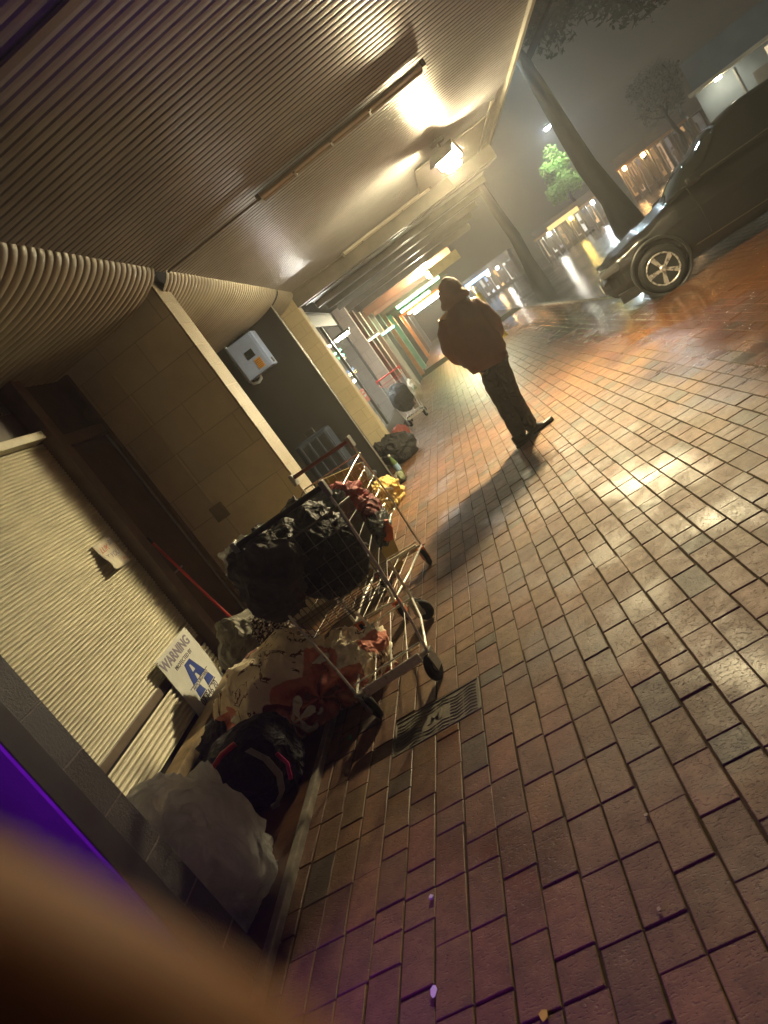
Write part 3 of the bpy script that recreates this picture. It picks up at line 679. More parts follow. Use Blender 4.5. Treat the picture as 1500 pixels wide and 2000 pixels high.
# manhole cover in the paving
t = thing('manhole_cover', (-.995, 2.85, 0), 'rectangular cast cover with chevron ribs set in the paving', 'manhole cover')
MC = simple('cast_iron', (.13, .11, .075), .6, .0, .35, 25, .4, 90)
b = MB(); b.box(-1.222, -.761, 2.722, 2.978, -.04, -.004, .003); b.build('plate', MC, t)
b = MB()
for x0, x1, y0, y1 in ((-1.228, -.755, 2.715, 2.724), (-1.228, -.755, 2.976, 2.985), (-1.228, -1.219, 2.7245, 2.9755), (-.764, -.755, 2.7245, 2.9755)): b.box(x0, x1, y0, y1, -.03, .0015, .002)
b.build('frame', MC, t)
b = MB()
for k in range(9):
    y = 2.735+.026*k
    for j in range(6):
        x = -1.212+.074*j
        if 2 <= j <= 3 and 3 <= k <= 6 : continue
        s = 1 if j % 2 else -1
        b.tube([(x, y, -.003), (x+.035, y+s*.012, -.0015), (x+.068, y, -.003)], .0026, 5)
b.build('chevron_rib', MC, t)
text('lettering', 'M', .11, Matrix.Translation((-1.0, 2.855, -.0035)), MC, t, .003, 0, .004)

# ================================================================== SHOPPING TROLLEYS
def trolley(root, handle_mat, wire, y_wheels=(-.03, .80), rim=None, bracket=None):
    """local frame: +y is the nose, handle at y = -.08; every wire is real"""
    W0, W1, L = .265, .21, .82; zb0, zb1, zt0, zt1 = .52, .46, 1.0, .90
    def bk(u, s, v):       # u along length, s side -1..1, v height 0..1
        w = W0+(W1-W0)*u; zb = zb0+(zb1-zb0)*u; zt = zt0+(zt1-zt0)*u
        return (s*w*(.86+.14*v), L*u*(.90+.10*v)+.0, zb+(zt-zb)*v)
    b = MB(); r = .0024
    for k in range(11):
        for s in (-1, 1): b.tube([bk(k/10, s, 0), bk(k/10, s, 1)], r, 4, False)
        b.tube([bk(k/10, -1, 0), bk(k/10, 1, 0)], r, 4, False)
    for k in range(9):
        s = -1+2*k/8
        b.tube([bk(0, s, 0), bk(1, s, 0)], r, 4, False)
        for u in (0, 1): b.tube([bk(u, s, 0), bk(u, s, 1)], r, 4, False)
    for v in (0, .2, .4, .6, .8):
        rr = .0042 if v in (0, .4) else .003
        for s in (-1, 1): b.tube([bk(0, s, v), bk(1, s, v)], rr, 5, False)
        for u in (0, 1): b.tube([bk(u, -1, v), bk(u, 1, v)], .0028, 4, False)
    b.build('basket', wire, root)
    b = MB(); b.tube([bk(0, -1, 1), bk(1, -1, 1), bk(1, 1, 1), bk(0, 1, 1), bk(0, -1, 1)], .0065, 6); b.build('basket_rim', rim or wire, root)
    b = MB()
    for s in (-1, 1): b.tube([(s*.262, .04, 1.115), (s*.265, .03, 1.0), (s*.255, -.006, .62), (s*.228, -.02, .30), (s*.212, -.055, .165)], .0075, 8)
    b.build('post', M_ZINC, root)
    b = MB(); b.tube([(-.262, .03, 1.12), (.262, .03, 1.12)], .016, 10); hd = b.build('handle', handle_mat, root)
    for s in (-1, 1): b = MB(); b.box(s*.268-.014, s*.268+.014, .0, .07, 1.06, 1.15, .008); b.build('handle_end', M_REDPL if handle_mat is M_REDPL else M_GREYPL, hd)
    b = MB(); zz = .165
    b.tube([(-.16, .80, zz), (-.205, .40, zz), (-.215, -.04, zz), (-.195, -.065, zz), (.195, -.065, zz), (.215, -.04, zz), (.205, .40, zz), (.16, .80, zz), (-.16, .80, zz)], .008, 8)
    b.tube([(-.20, -.035, zz+.045), (.20, -.035, zz+.045)], .005, 6)
    for q in (-.1, 0, .1): b.tube([(q, -.06, zz), (q, .80, zz)], .0035, 5)
    for s in (-1, 1): b.tube([(s*.16, .8, zz), (s*.19, .74, .46)], .010, 7)
    b.build('base_frame', M_ZINC, root)
    b = MB(); b.box(-.17, .17, -.085, -.067, zz-.03, zz+.02, .003); b.build('bumper_bar', M_ZINC, root)
    for x, y, a in ((-.20, -.03, .5), (.20, -.03, -.35), (-.155, .78, .2), (.155, .78, 1.0)):
        Mx = Matrix.Translation((x, y, 0)) @ Matrix.Rotation(a, 4, 'Z')
        b = MB(); b.box(-.026, -.02, -.05, .022, .05, .145, .003, Mx); b.box(.02, .026, -.05, .022, .05, .145, .003, Mx); b.box(-.026, .026, -.015, .03, .142, .158, .004, Mx)
        fk = b.build('caster', bracket or M_GALV, root)
        b = MB(); MW = Mx @ Matrix.Translation((0, -.03, .071)) @ Matrix.Rotation(pi/2, 4, 'Y')
        b.lathe([(.050, -.014), (.064, -.016), (.070, -.008), (.070, .008), (.064, .016), (.050, .014)], 22, MW); wh = b.build('wheel', M_RUB, fk); b = MB(); b.lathe([(.010, -.0165), (.048, -.010), (.048, .010), (.010, .0165)], 18, MW); b.build('wheel_hub', M_GREYPL, fk)
    return root
def trolley_at(loc, rz, label, hm, wire, **k):
    r = bpy.data.objects.new('shopping_trolley', None); COL.objects.link(r); r.matrix_world = Matrix()
    trolley(r, hm, wire, **k); r.location = loc; r.rotation_euler = (0, 0, rz)
    tag(r, label, 'trolley', 'shopping trolleys parked along the shopfronts'); return r
trolley_at((-1.155, 3.22, 0), radians(5), 'nearest shopping trolley, dark wire basket heaped with black bags, handle towards the camera', M_BLACKPL, M_DULLWIRE)
trolley_at((-1.24, 4.98, 0), radians(180-9), 'red handled chrome shopping trolley behind the bag-heaped one, holding red bundles', simple('dark_red_plastic', (.16, .02, .02), .4), M_CHROME, bracket=M_ORANGEPL)
trolley_at((-1.42, 14.15, 0), radians(4), 'distant shopping trolley with red wire rim in front of the pale tiled pier', M_REDPL, M_GALV, rim=M_REDPL)

# ================================================================== BELONGINGS
lump_args = dict(floor_z=.028)
def pier_cut(p):
    if p.y < 1.96: p.y = 1.96+.02*abs(p.y-1.96)
    return p
o = lump('plastic_bag', (-2.03, 2.30, .24), (.30, .33, .36), M_CLEAR, amp=.22, fold=.095, fs=2.2, seed=2, floor_z=.028, cut=pier_cut, power=2.4, nu=110, nv=64)
tag(o, 'large crinkled clear plastic bag on the entrance floor beside the brown pier', 'plastic bag')
o = lump('inner_bundle', (-2.03, 2.30, .22), (.24, .26, .28), simple('pale_stuffing', (.93, .93, .90), .8, 0, .15, 4, .4), amp=.2, fold=.1, fs=2, seed=5, floor_z=.03, cut=pier_cut)
tag(o, 'pale bundle stuffed inside the large clear plastic bag', 'bundle')
# backpack
t = thing('backpack', (-1.93, 3.0, .028), 'black backpack with red piping and grey strap on the entrance floor', 'backpack')
o = lump('body', (-1.94, 2.98, .20), (.24, .20, .20), M_BLKCLOTH, t, .10, .05, 2.2, 9, floor_z=.03, power=2.6)
b = MB(); b.tube([(-2.17, 2.82, .12), (-2.15, 2.80, .24), (-2.06, 2.78, .35), (-1.93, 2.80, .40), (-1.86, 2.83, .40)], .013, 6); b.build('piping', M_REDPL, t)
b = MB(); pts = [(-1.80, 2.79, .36), (-1.74, 2.765, .28), (-1.735, 2.76, .19), (-1.78, 2.76, .11), (-1.86, 2.765, .06)]
for a, c in zip(pts[:-1], pts[1:]):
    b.add([(a[0]-.018, a[1]-.006, a[2]), (a[0]+.018, a[1]-.006, a[2]), (c[0]+.018, c[1]-.006, c[2]), (c[0]-.018, c[1]-.006, c[2])], [(0, 1, 2, 3)])
b.build('strap', M_GREYCLOTH, t, .004)
b = MB(); b.box(-1.88, -1.84, 2.755, 2.77, .05, .075, .004); b.build('buckle', M_GREYPL, t)
b = MB(); b.tube([(-1.70, 2.79, .27), (-1.69, 2.79, .20), (-1.72, 2.78, .13)], .010, 6); b.build('side_piping', simple('magenta_trim', (.45, .02, .16), .6), t)
# blanket over a heap
def hb(x, y): return .46*math.exp(-((x+.18)**2/.16+(y)**2/.10))+.20*math.exp(-((x-.30)**2/.10+(y+.02)**2/.10))
o = lump('blanket_heap', (-1.90, 3.55, .22), (.40, .36, .32), M_BLANKET, amp=.20, fold=.12, fs=2.0, seed=11, floor_z=.028, nu=120, nv=80, rot=radians(15))
tag(o, 'cream and rust floral blanket bundled on the entrance floor under the trolley', 'blanket')
o = lump('blanket_corner', (-1.47, 3.62, .14), (.22, .24, .19), M_BLANKET, amp=.25, fold=.16, fs=2.2, seed=14, floor_z=.0)
tag(o, 'crumpled end of floral fabric on the paving under the trolley basket', 'blanket')
o = lump('dark_bedding', (-2.27, 3.42, .15), (.20, .34, .20), M_BLKCLOTH, amp=.2, fold=.12, fs=2.2, seed=16, floor_z=.028)
tag(o, 'black bedding pushed behind the floral blanket and backpack', 'bedding')
o = lump('orange_wrapper', (-2.27, 2.86, .07), (.12, .10, .08), simple('orange_film', (.45, .14, .03), .25, 0, .3, 9, .5, 20), amp=.3, fold=.2, fs=2.5, seed=8, floor_z=.028)
tag(o, 'crumpled orange wrapper between the clear bag and the backpack', 'wrapper')
o = lump('grey_jumper', (-2.30, 4.40, .38), (.19, .22, .24), M_GREYCLOTH, amp=.2, fold=.14, fs=2.0, seed=21, nu=90, nv=60)
tag(o, 'grey clothing heaped beside the brown door', 'clothing')
o = lump('lower_bedding', (-2.22, 4.32, .13), (.30, .34, .17), M_BLKCLOTH, amp=.2, fold=.1, fs=2.2, seed=23, floor_z=.028)
tag(o, 'dark bedding under the grey clothing beside the door', 'bedding')
def leopard():
    t = NT('spotted_fabric'); pos = t.coord('Pos'); n = t.noise(55, 2, .5, pos); g = t.noise(6, 3, .5, pos)
    c = t.mix(t.ramp(n, [(.50, 0), (.56, 1)]), (.03, .022, .018), t.mix(g, (.60, .55, .47), (.20, .14, .09))); t.bsdf(c, .85, 0, n, .4, .004, .2); return t.m
o = lump('spotted_fabric', (-1.97, 4.16, .47), (.12, .16, .12), leopard(), amp=.22, fold=.16, fs=2.5, seed=25)
tag(o, 'spotted black and white fabric tucked beside the grey clothing', 'clothing')
o = lump('carton_heap', (-1.96, 4.16, .20), (.16, .20, .18), M_CHARCLOTH, amp=.2, fold=.12, fs=2, seed=26, floor_z=.028)
tag(o, 'dark cloth bundle under the spotted fabric', 'bundle')
# heap on the nearest trolley
o = lump('rubbish_bag', (-1.30, 3.58, .89), (.27, .34, .21), M_BLKBAG, amp=.22, fold=.16, fs=2.2, seed=31, nu=110, nv=70)
tag(o, 'shiny black rubbish bag heaped on top of the nearest trolley', 'rubbish bag')
o = lump('dark_coat', (-1.37, 3.23, .90), (.17, .14, .21), M_CHARCLOTH, amp=.34, fold=.16, fs=2.0, seed=33, nu=100, nv=64, rot=radians(10))
tag(o, 'charcoal coat hanging over the side of the nearest trolley', 'clothing')
o = lump('black_bundle', (-1.14, 3.42, .78), (.20, .20, .19), M_BLKCLOTH, amp=.2, fold=.14, fs=2.2, seed=35)
tag(o, 'black cloth bundle inside the dark wire basket', 'bundle')
o = lump('foil_wrap', (-1.50, 3.42, .99), (.11, .14, .13), M_FOIL, amp=.26, fold=.22, fs=2.8, seed=37, nu=96, nv=60)
tag(o, 'crinkled shiny clear wrap on the left of the trolley heap', 'plastic wrap')
o = lump('smoky_wrap', (-1.24, 3.92, .96), (.22, .14, .09), M_SMOKE, amp=.26, fold=.2, fs=2.6, seed=38, nu=96, nv=60)
tag(o, 'smoky plastic film across the top of the black bags', 'plastic wrap')
o = lump('red_bundle', (-1.22, 4.42, .84), (.20, .24, .12), M_REDCLOTH, amp=.24, fold=.2, fs=2.4, seed=41, nu=96, nv=60)
tag(o, 'red cloth bundle on top of the red handled trolley', 'bundle')
o = lump('red_netting', (-1.12, 4.55, .66), (.12, .26, .16), simple('dark_red_cloth', (.22, .03, .03), .75, 0, .4, 9, .5, 90, crease=12), amp=.22, fold=.18, fs=2.4, seed=43)
tag(o, 'dark red clothing filling the red handled trolley', 'clothing')
o = lump('grey_film', (-1.10, 4.45, .58), (.11, .30, .12), M_SMOKE, amp=.22, fold=.2, fs=2.6, seed=45)
tag(o, 'grey plastic film bulging through the wires of the red handled trolley', 'plastic wrap')
b = MB(); b.lathe([(.02, 0), (.035, .01), (.035, .09), (.015, .115), (.015, .14)], 14, Matrix.Translation((-1.03, 4.28, .49)) @ Matrix.Rotation(.5, 4, 'Y')); o = b.build('drink_can', M_ORANGEPL); tag(o, 'orange bottle lying inside the wires of the red handled trolley', 'bottle')
cb_ = MB(); cb_.box(-.20, .20, -.01, .01, 0, .95, .004); o = cb_.build('cardboard', simple('cardboard', (.42, .32, .10), .8, 0, .2, 7, .2)); o.location = (-1.50, 5.32, .02); o.rotation_euler = (.12, .22, .25)
tag(o, 'mustard cardboard sheet standing behind the red handled trolley', 'cardboard')
# broom
t = thing('broom', (-2.45, 4.9, .03), 'red handled broom leaning in the corner by the brown door', 'broom')
b = MB(); b.tube([(-2.42, 4.78, .08), (-2.66, 4.88, 1.33)], .011, 8); b.build('handle', M_REDPL, t)
b = MB(); b.tube([(-2.66, 4.88, 1.33), (-2.672, 4.885, 1.39)], .0115, 8); b.build('grip', M_BLACKPL, t)
b = MB(); b.box(-2.50, -2.34, 4.75, 4.81, .03, .10, .01); b.build('brush_head', M_BLACKPL, t)
# dark entrance: suitcase and things
t = thing('suitcase', (-2.25, 9.3, .02), 'dark navy suitcase standing against the black wall below the meter box', 'suitcase')
MS = simple('navy_case', (.022, .032, .055), .4, 0, .25, 8, .3, 60)
b = MB(); b.box(-2.50, -1.98, 9.05, 9.42, .52, 1.16, .06); b.build('shell', MS, t)
b = MB()
for k in range(4): b.box(-2.44+.13*k, -2.40+.13*k, 9.035, 9.06, .56, 1.12, .008)
b.build('rib', MS, t)
b = MB(); b.tube([(-2.30, 9.2, 1.16), (-2.30, 9.2, 1.24), (-2.16, 9.2, 1.24), (-2.16, 9.2, 1.16)], .012, 8); b.build('handle', M_BLACKPL, t)
o = lump('black_sack', (-2.25, 9.15, .27), (.42, .36, .28), M_BLKBAG, amp=.2, fold=.12, fs=2.2, seed=51, floor_z=.02); tag(o, 'black sack under the navy suitcase', 'sack')
o = lump('wire_tangle', (-2.45, 7.6, .40), (.26, .3, .40), M_BLKBAG, amp=.24, fold=.18, fs=2.4, seed=53, floor_z=.02); tag(o, 'black bag slumped in the dark entrance behind the block pier', 'sack')
o = lump('yellow_jacket', (-1.62, 7.95, .13), (.20, .24, .20), M_YELCLOTH, amp=.26, fold=.2, fs=2.2, seed=55, floor_z=.0, nu=96, nv=60, rot=.4); tag(o, 'yellow jacket dropped on the paving at the dark entrance', 'clothing')
b = MB()
def stripf(u, v): return (-1.66+.20*u, 7.80+.03*sin(u*6)-.01, .24+.035*v-.04*u+.02*sin(u*5))
b.grid(stripf, 12, 4); st = b.build('reflective_strip', simple('pale_reflective', (.70, .74, .72), .3), o, .003)
t = thing('bottle', (-1.56, 9.4, 0), 'green drink bottle with pale blue label standing by the dark entrance', 'bottle')
b = MB(); b.lathe([(.03, 0), (.042, .01), (.042, .20), (.03, .255), (.015, .29), (.015, .325)], 18, Matrix.Translation((-1.56, 9.4, .0))); b.build('body', simple('green_bottle', (.10, .16, .06), .12, 0, .2, 20, .02), t)
b = MB(); b.lathe([(.0428, .09), (.0428, .19)], 18, Matrix.Translation((-1.56, 9.4, .0))); b.build('label', simple('blue_label', (.20, .32, .48), .5), t)
b = MB(); b.lathe([(.017, .32), (.017, .345)], 12, Matrix.Translation((-1.56, 9.4, .0))); b.build('cap', M_WHITEPL, t)
t = thing('shoe_pair', (-1.50, 8.95, 0), 'worn green boot on the paving between the bottle and the yellow jacket', 'boot')
b = MB(); b.box(-1.56, -1.47, 8.84, 9.10, 0, .025, .01); b.build('sole', M_RUB, t)
o = lump('upper', (-1.515, 8.98, .07), (.045, .13, .07), simple('olive_boot', (.13, .15, .08), .6), t, .15, .08, 2, 3, floor_z=.02)
o = lump('black_coat_heap', (-1.58, 10.6, .20), (.27, .34, .25), M_BLKCLOTH, amp=.22, fold=.16, fs=2.2, seed=57, floor_z=0); tag(o, 'black coat heaped on the paving at the foot of the cream pillar', 'clothing')
o = lump('black_hood', (-1.80, 10.55, .36), (.11, .12, .11), M_BLKCLOTH, amp=.2, fold=.12, fs=2, seed=58); tag(o, 'black hood on top of the coat heap by the cream pillar', 'clothing')
o = lump('pink_bundle', (-1.66, 12.5, .14), (.16, .24, .19), M_PINKCLOTH, amp=.2, fold=.12, fs=2.2, seed=59, floor_z=0); tag(o, 'pinkish red bundle on the paving past the cream pillar', 'bundle')
o = lump('hanging_bag', (-1.44, 14.02, .60), (.22, .12, .30), M_BLKBAG, amp=.16, fold=.08, fs=2.2, seed=61); tag(o, 'black bag hung on the back of the distant trolley', 'bag')
t = lump('carrier_bag', (-1.13, 14.05, .58), (.10, .14, .22), simple('white_carrier', (.62, .60, .50), .4, 0, .1, 9, .4, 20), amp=.2, fold=.12, fs=2.2, seed=63); tag(t, 'white carrier bag with green letters hung on the distant trolley', 'carrier bag')
text('lettering', 'JB', .12, Matrix.Translation((-1.12, 13.895, .62)) @ Matrix.Rotation(pi/2, 4, 'X'), simple('green_ink', (.05, .22, .05), .6), t)

# litter
for k, (x, y, w, mt, lb, nm) in enumerate(((-.993, 1.487, .017, simple('lilac_paper', (.75, .70, .75), .6), 'pale scrap of paper on the nearest bricks', 'paper_scrap'), (-.681, 1.291, .013, simple('yellow_leaf', (.55, .42, .05), .6), 'yellow leaf on the bricks at the bottom of the picture', 'leaf'),
        (-1.002, 1.81, .008, M_WHITEPL, 'tiny white chip beside a brick joint', 'stone_chip'), (-.337, 1.418, .006, M_TIMBER, 'small tan pebble on the bricks, nearer of two', 'stone_chip'), (-.276, 1.711, .006, M_TIMBER, 'small tan pebble on the bricks, farther of two', 'stone_chip'), (-1.514, 3.1, .010, simple('green_glass', (.10, .5, .25), .08), 'bright green glass chip beside the trolley', 'glass_chip'))):
    b = MB(); rr = random.Random(k); n = 7
    pts = [(x+w*(.7+.6*rr.random())*cos(2*pi*q/n)*(1 if k else .6), y+w*(.7+.6*rr.random())*sin(2*pi*q/n)*1.2) for q in range(n)]
    b.prism(pts, 'Z', .0035, .0035+(.002 if k < 2 else w*.8)); tag(b.build(nm, mt), lb, nm.replace('_', ' '))

# ================================================================== PERSON walking away, hood up
PX, PY = .17, 6.85
def P3(x, z, y=0): return V((x, PY+y, z))
person = skinned('person', [P3(.17, .88), P3(.17, 1.12), P3(.19, 1.36), P3(.20, 1.45), P3(.215, 1.53, .0), P3(.222, 1.60, .005), P3(.225, 1.655, .005),
    P3(.10, .84), P3(.07, .46), P3(.02, .09, -.02), P3(.24, .82), P3(.18, .45, .02), P3(.17, .09, .05),
    P3(.02, 1.38), P3(-.07, 1.12, .02), P3(.02, .98, .14), P3(.36, 1.36), P3(.40, 1.10, .02), P3(.32, .98, .14)],
    [(0, 1), (1, 2), (2, 3), (3, 4), (4, 5), (5, 6), (0, 7), (7, 8), (8, 9), (0, 10), (10, 11), (11, 12), (2, 13), (13, 14), (14, 15), (2, 16), (16, 17), (17, 18)],
    [.10, .11, .11, .055, .075, .088, .06, .07, .05, .035, .07, .05, .035, .065, .05, .035, .065, .05, .035], M_SKIN)
tag(person, 'hooded person in a rust jacket and dark trousers walking away under the canopy lamp', 'person')
b = MB()      # face: nose, ears, brow on the far side of the head
b.tube([(.225, 6.93, 1.615), (.226, 6.962, 1.585), (.226, 6.945, 1.572)], [.010, .014, .009], 8)
for s in (-1, 1): b.lathe([(.008, -.010), (.022, -.006), (.026, .004), (.012, .010)], 10, Matrix.Translation((.222+s*.083, 6.855, 1.59)) @ Matrix.Rotation(pi/2, 4, 'Y'))
b.build('face_features', M_SKIN, person)
b = MB(); b.tube([(.195, 6.935, 1.545), (.225, 6.944, 1.541), (.255, 6.935, 1.545)], [.004, .008, .004], 8); b.build('mouth', simple('lips', (.35, .12, .09), .5), person)
def cloth_wr(amp, fs):
    def f(p):
        n = ridged(V((p.x*fs, p.y*fs, p.z*fs*.7)), 3); c = V((PX, PY, p.z)); d = (p-c); d.z = 0
        return p+d.normalized()*amp*n if d.length > 1e-4 else p
    return f
JK = [(.795, .165, .172, .135), (.84, .168, .186, .145), (.875, .168, .186, .146), (.90, .167, .205, .155), (1.0, .165, .218, .165), (1.12, .165, .222, .168), (1.25, .17, .215, .16), (1.34, .185, .192, .14), (1.40, .20, .15, .115), (1.44, .21, .105, .095), (1.48, .215, .085, .085)]
def jkf(u, v):
    z = .795+.685*v; cx, rx, ry = lerp(JK, z); a = 2*pi*u; rx *= 1.07; ry *= 1.05
    k = 1+.035*ridged(V((cos(a)*1.1, sin(a)*1.1, z*2.2)), 2)
    return V((cx+rx*k*cos(a), PY+ry*k*sin(a), z-.16*(cx+rx*cos(a)-cx)*max(0, 1-(z-.795)/.35)))
def lerp(tab, u):
    for (a, *p), (c, *q) in zip(tab[:-1], tab[1:]):
        if u <= c: k = (u-a)/(c-a); return [x+(y-x)*k for x, y in zip(p, q)]
    return tab[-1][1:]
b = MB(); b.grid(jkf, 56, 50, True)
for s_ in (((.07, 1.375, 0), (-.005, 1.28, .0), (-.055, 1.14, .0), (-.035, 1.03, .05), (.03, .975, .13)), ((.315, 1.36, 0), (.36, 1.26, 0), (.385, 1.12, 0), (.36, 1.02, .05), (.30, .97, .13))):
    pts = []
    for k in range(17):
        q = k/16*4; i = min(int(q), 3); f = q-i; f = f*f*(3-2*f)*.5+f*.5
        pts.append(V(s_[i])*(1-f)+V(s_[i+1])*f)
    b.tube([(p[0], PY+p[2], p[1]) for p in pts], [.098-.03*abs(k/16-.35)+.004*sin(k*1.9) for k in range(17)], 14)
b.build('jacket', M_JACKET, person)
def hoodf(u, v):
    th = 2*pi*u; ph = .06+(pi*.80)*v
    d = V((sin(ph)*cos(th), sin(ph)*sin(th), cos(ph)))
    k = 1+.05*ridged(d*2.6+V((3, 1, 2)), 3)
    op = max(0, d.y)**3*.55*(1 if d.z < .75 else .4)       # open at the face (far side)
    p = V((.118*d.x*k, .125*d.y*k*(1-op*.55), .135*d.z*k))
    if d.z < -.15: p.x *= 1+1.3*(-.15-d.z); p.y *= 1+.8*(-.15-d.z)
    p.z += .012*max(0, d.z)*math.exp(-(d.x/.35)**2)
    return V((.222+.02*max(0, d.z), PY-.005, 1.565))+p
b = MB(); b.grid(hoodf, 48, 30, True); b.build('hood', M_JACKET, person)
skinned('trousers', [P3(.17, .99), P3(.17, .88), P3(.115, .78), P3(.075, .47, -.005), P3(.03, .03, -.04), P3(.225, .78), P3(.175, .46, .02), P3(.16, .035, .05)],
    [(0, 1), (1, 2), (2, 3), (3, 4), (1, 5), (5, 6), (6, 7)], [(.17, .13), (.18, .14), .12, .088, .078, .12, .09, .078], M_JEANS, person, 2, 0, cloth_wr(.014, 8))
for (x, y, a) in ((.025, -.05, radians(-50)), (.215, .06, radians(-78))):
    Mx = Matrix.Translation((x, PY+y, 0)) @ Matrix.Rotation(a, 4, 'Z')
    b = MB()
    def sf(u, v):
        th = 2*pi*u; yy = -.10+.27*v; w = .043*(1-abs(2*v-1.05)**3.0*.65); h = .115-.072*min(1, max(0, (v-.15)/.45))
        return Mx @ V((w*cos(th), yy, .022+max(-.012, h*.5*(1+sin(th))-.012)))
    b.grid(sf, 18, 14, True); sh = b.build('shoe', M_SHOE, person)
    b = MB(); b.prism([(.046*cos(q)*(1 if sin(q) < 0 else .95), .035+.142*sin(q)) for q in [2*pi*k/20 for k in range(20)]], 'Z', .002, .024)
    b.v = [tuple(Mx @ V(q)) for q in b.v]; b.build('sole', M_RUB, sh)

# ================================================================== PARKED CAR, nose towards the footpath
CX, CY = 1.97, 10.47         # nose x, centreline y; the car points to -X
def paint():
    t = NT('black_car_paint'); pos = t.coord('Pos'); n = t.noise(260, 2, .5, pos); g = t.noise(3, 4, .6, pos)
    dr = t.ramp(n, [(.60, 0), (.72, 1)])
    t.bsdf(t.mix(g, (.006, .006, .007), (.014, .013, .013)), .18, 0, dr, .3, .003, .4, Coat_Weight=.2, Coat_Roughness=.06); return t.m
M_CAR = paint(); M_CARGL = simple('car_glass', (.010, .012, .012), .05, 0, .2, 6, .02, 60, .7); M_TRIM = simple('chrome_trim', (.75, .74, .70), .15, 1., .1, 20, .02)
car = thing('parked_car', (CX+2.2, CY, 0), 'dark wet parked sedan with silver five spoke wheel facing the footpath', 'car')
def lerp_tab(tab, u):
    for (a, *p), (c, *q) in zip(tab[:-1], tab[1:]):
        if u <= c:
            k = (u-a)/(c-a); k = k*k*(3-2*k); return [x+(y-x)*k for x, y in zip(p, q)]
    return tab[-1][1:]
BODY = [(0, .46, .58, .34), (.08, .60, .70, .24), (.30, .74, .78, .21), (.70, .81, .86, .19), (1.20, .845, .965, .18), (1.9, .865, .985, .18), (2.8, .87, 1.0, .18), (3.6, .86, 1.01, .19), (4.15, .83, .99, .23), (4.38, .74, .86, .33), (4.42, .60, .74, .42)]
def bodyf(u, v):
    U_ = 4.42*u; w, zt, zb = lerp_tab(BODY, U_)
    side = -1 if v < .5 else 1; q = abs(2*v-1)      # q: 1 at bottom centre ... 0 top centre
    q = 1-q                                          # 0 at the two bottom edges, 1 at the top centre
    pr = [(0, .84, 0), (.12, .95, .03), (.3, 1.0, .28), (.5, .985, .62), (.66, .95, .86), (.78, .84, .965), (1., 0, 1.04)]
    for (a, ww, hh), (c, w2, h2) in zip(pr[:-1], pr[1:]):
        if q <= c: k = (q-a)/(c-a); ww = ww+(w2-ww)*k; hh = hh+(h2-hh)*k; break
    crease = .010*math.exp(-((hh-.66)/.05)**2)
    return (CX+U_, CY+side*(w*ww+crease), zb+(zt-zb)*hh)
b = MB(); b.grid(bodyf, 90, 61); body = b.build('body', M_CAR, car)
b = MB(); b.prism([(CX+.1, CY-.72), (CX+4.35, CY-.78), (CX+4.35, CY+.78), (CX+.1, CY+.72)], 'Z', .17, .30); b.build('underbody', M_BLACKPL, car)
CAB = [(1.08, .955, .76), (1.55, 1.235, .68), (1.95, 1.405, .62), (2.4, 1.465, .60), (3.0, 1.45, .60), (3.5, 1.36, .62), (3.9, 1.18, .66), (4.2, 1.0, .70)]
def cabf(u, v):
    U_ = 1.08+3.12*u; zt, wt = lerp_tab(CAB, U_); zb = min(.955, zt-.01); s = 2*v-1
    a = abs(s); sg = -1 if s < 0 else 1
    if a > .55: k = (1-a)/.45; y = .835+(wt+.02-.835)*k; z = zb+(zt-.06-zb)*k
    else: k = a/.55; y = (wt+.02)*(k**.9); z = zt-.06*k**3
    return (CX+U_, CY+sg*y, z)
b = MB(); b.grid(cabf, 60, 41); b.build('windows', M_CARGL, car)
def roofp(u, v):
    U_ = 1.93+1.65*u; p = cabf((U_-1.08)/3.12, .225+.55*v); return (p[0], p[1]*1.0, p[2]+.006)
b = MB(); b.grid(roofp, 30, 21); b.build('roof', M_CAR, car, .004)
for s in (0.003, .997):
    sg = -1 if s < .5 else 1
    for path in ([(1.10, .02), (1.95, .225)], [(2.62, .02), (2.60, .225)], [(3.58, .225), (4.15, .05)]):
        b = MB(); pts = []
        for k in range(9):
            U_ = path[0][0]+(path[1][0]-path[0][0])*k/8; v = path[0][1]+(path[1][1]-path[0][1])*k/8; v = v if sg < 0 else 1-v
            p = cabf((U_-1.08)/3.12, v); pts.append((p[0], p[1]+sg*.004, p[2]+.004))
        b.tube(pts, .026, 6); b.build('pillar', M_CAR, car)
b = MB(); b.tube([(CX+1.30, CY-.862, .992), (CX+2.2, CY-.874, 1.0), (CX+3.9, CY-.84, 1.005)], .008, 6); b.tube([(CX+1.15, CY-.872, .325), (CX+2.2, CY-.893, .315), (CX+3.2, CY-.893, .315)], .010, 6); b.build('chrome_strip', M_TRIM, car)
b = MB()
for x in (1.35, 2.60): b.tube([(CX+x, CY-.872, .97), (CX+x+.03, CY-.895, .66), (CX+x+.01, CY-.872, .36)], .004, 5)
b.build('door_gap', M_RUB, car)
b = MB(); b.box(CX+2.36, CX+2.54, CY-.915, CY-.892, .80, .825, .008); b.build('door_handle', M_CAR, car)
b = MB(); b.box(CX+1.36, CX+1.53, CY-1.03, CY-.87, .96, 1.07, .04); b.build('wing_mirror', M_CAR, car)
for s in (-1, 1):
    b = MB(); b.box(CX+.02, CX+.30, CY+s*.60-.13, CY+s*.60+.13, .575, .685, .045); b.build('headlight', simple('lamp_lens', (.08, .08, .08), .08, .2, .1, 30, .05), car)
b = MB(); b.box(CX-.035, CX+.06, CY-.40, CY+.40, .36, .52, .02); b.build('grille', M_BLACKPL, car)
b = MB(); b.box(CX-.045, CX-.034, CY-.18, CY+.18, .38, .48, .003); b.build('number_plate', M_WHITEPL, car)
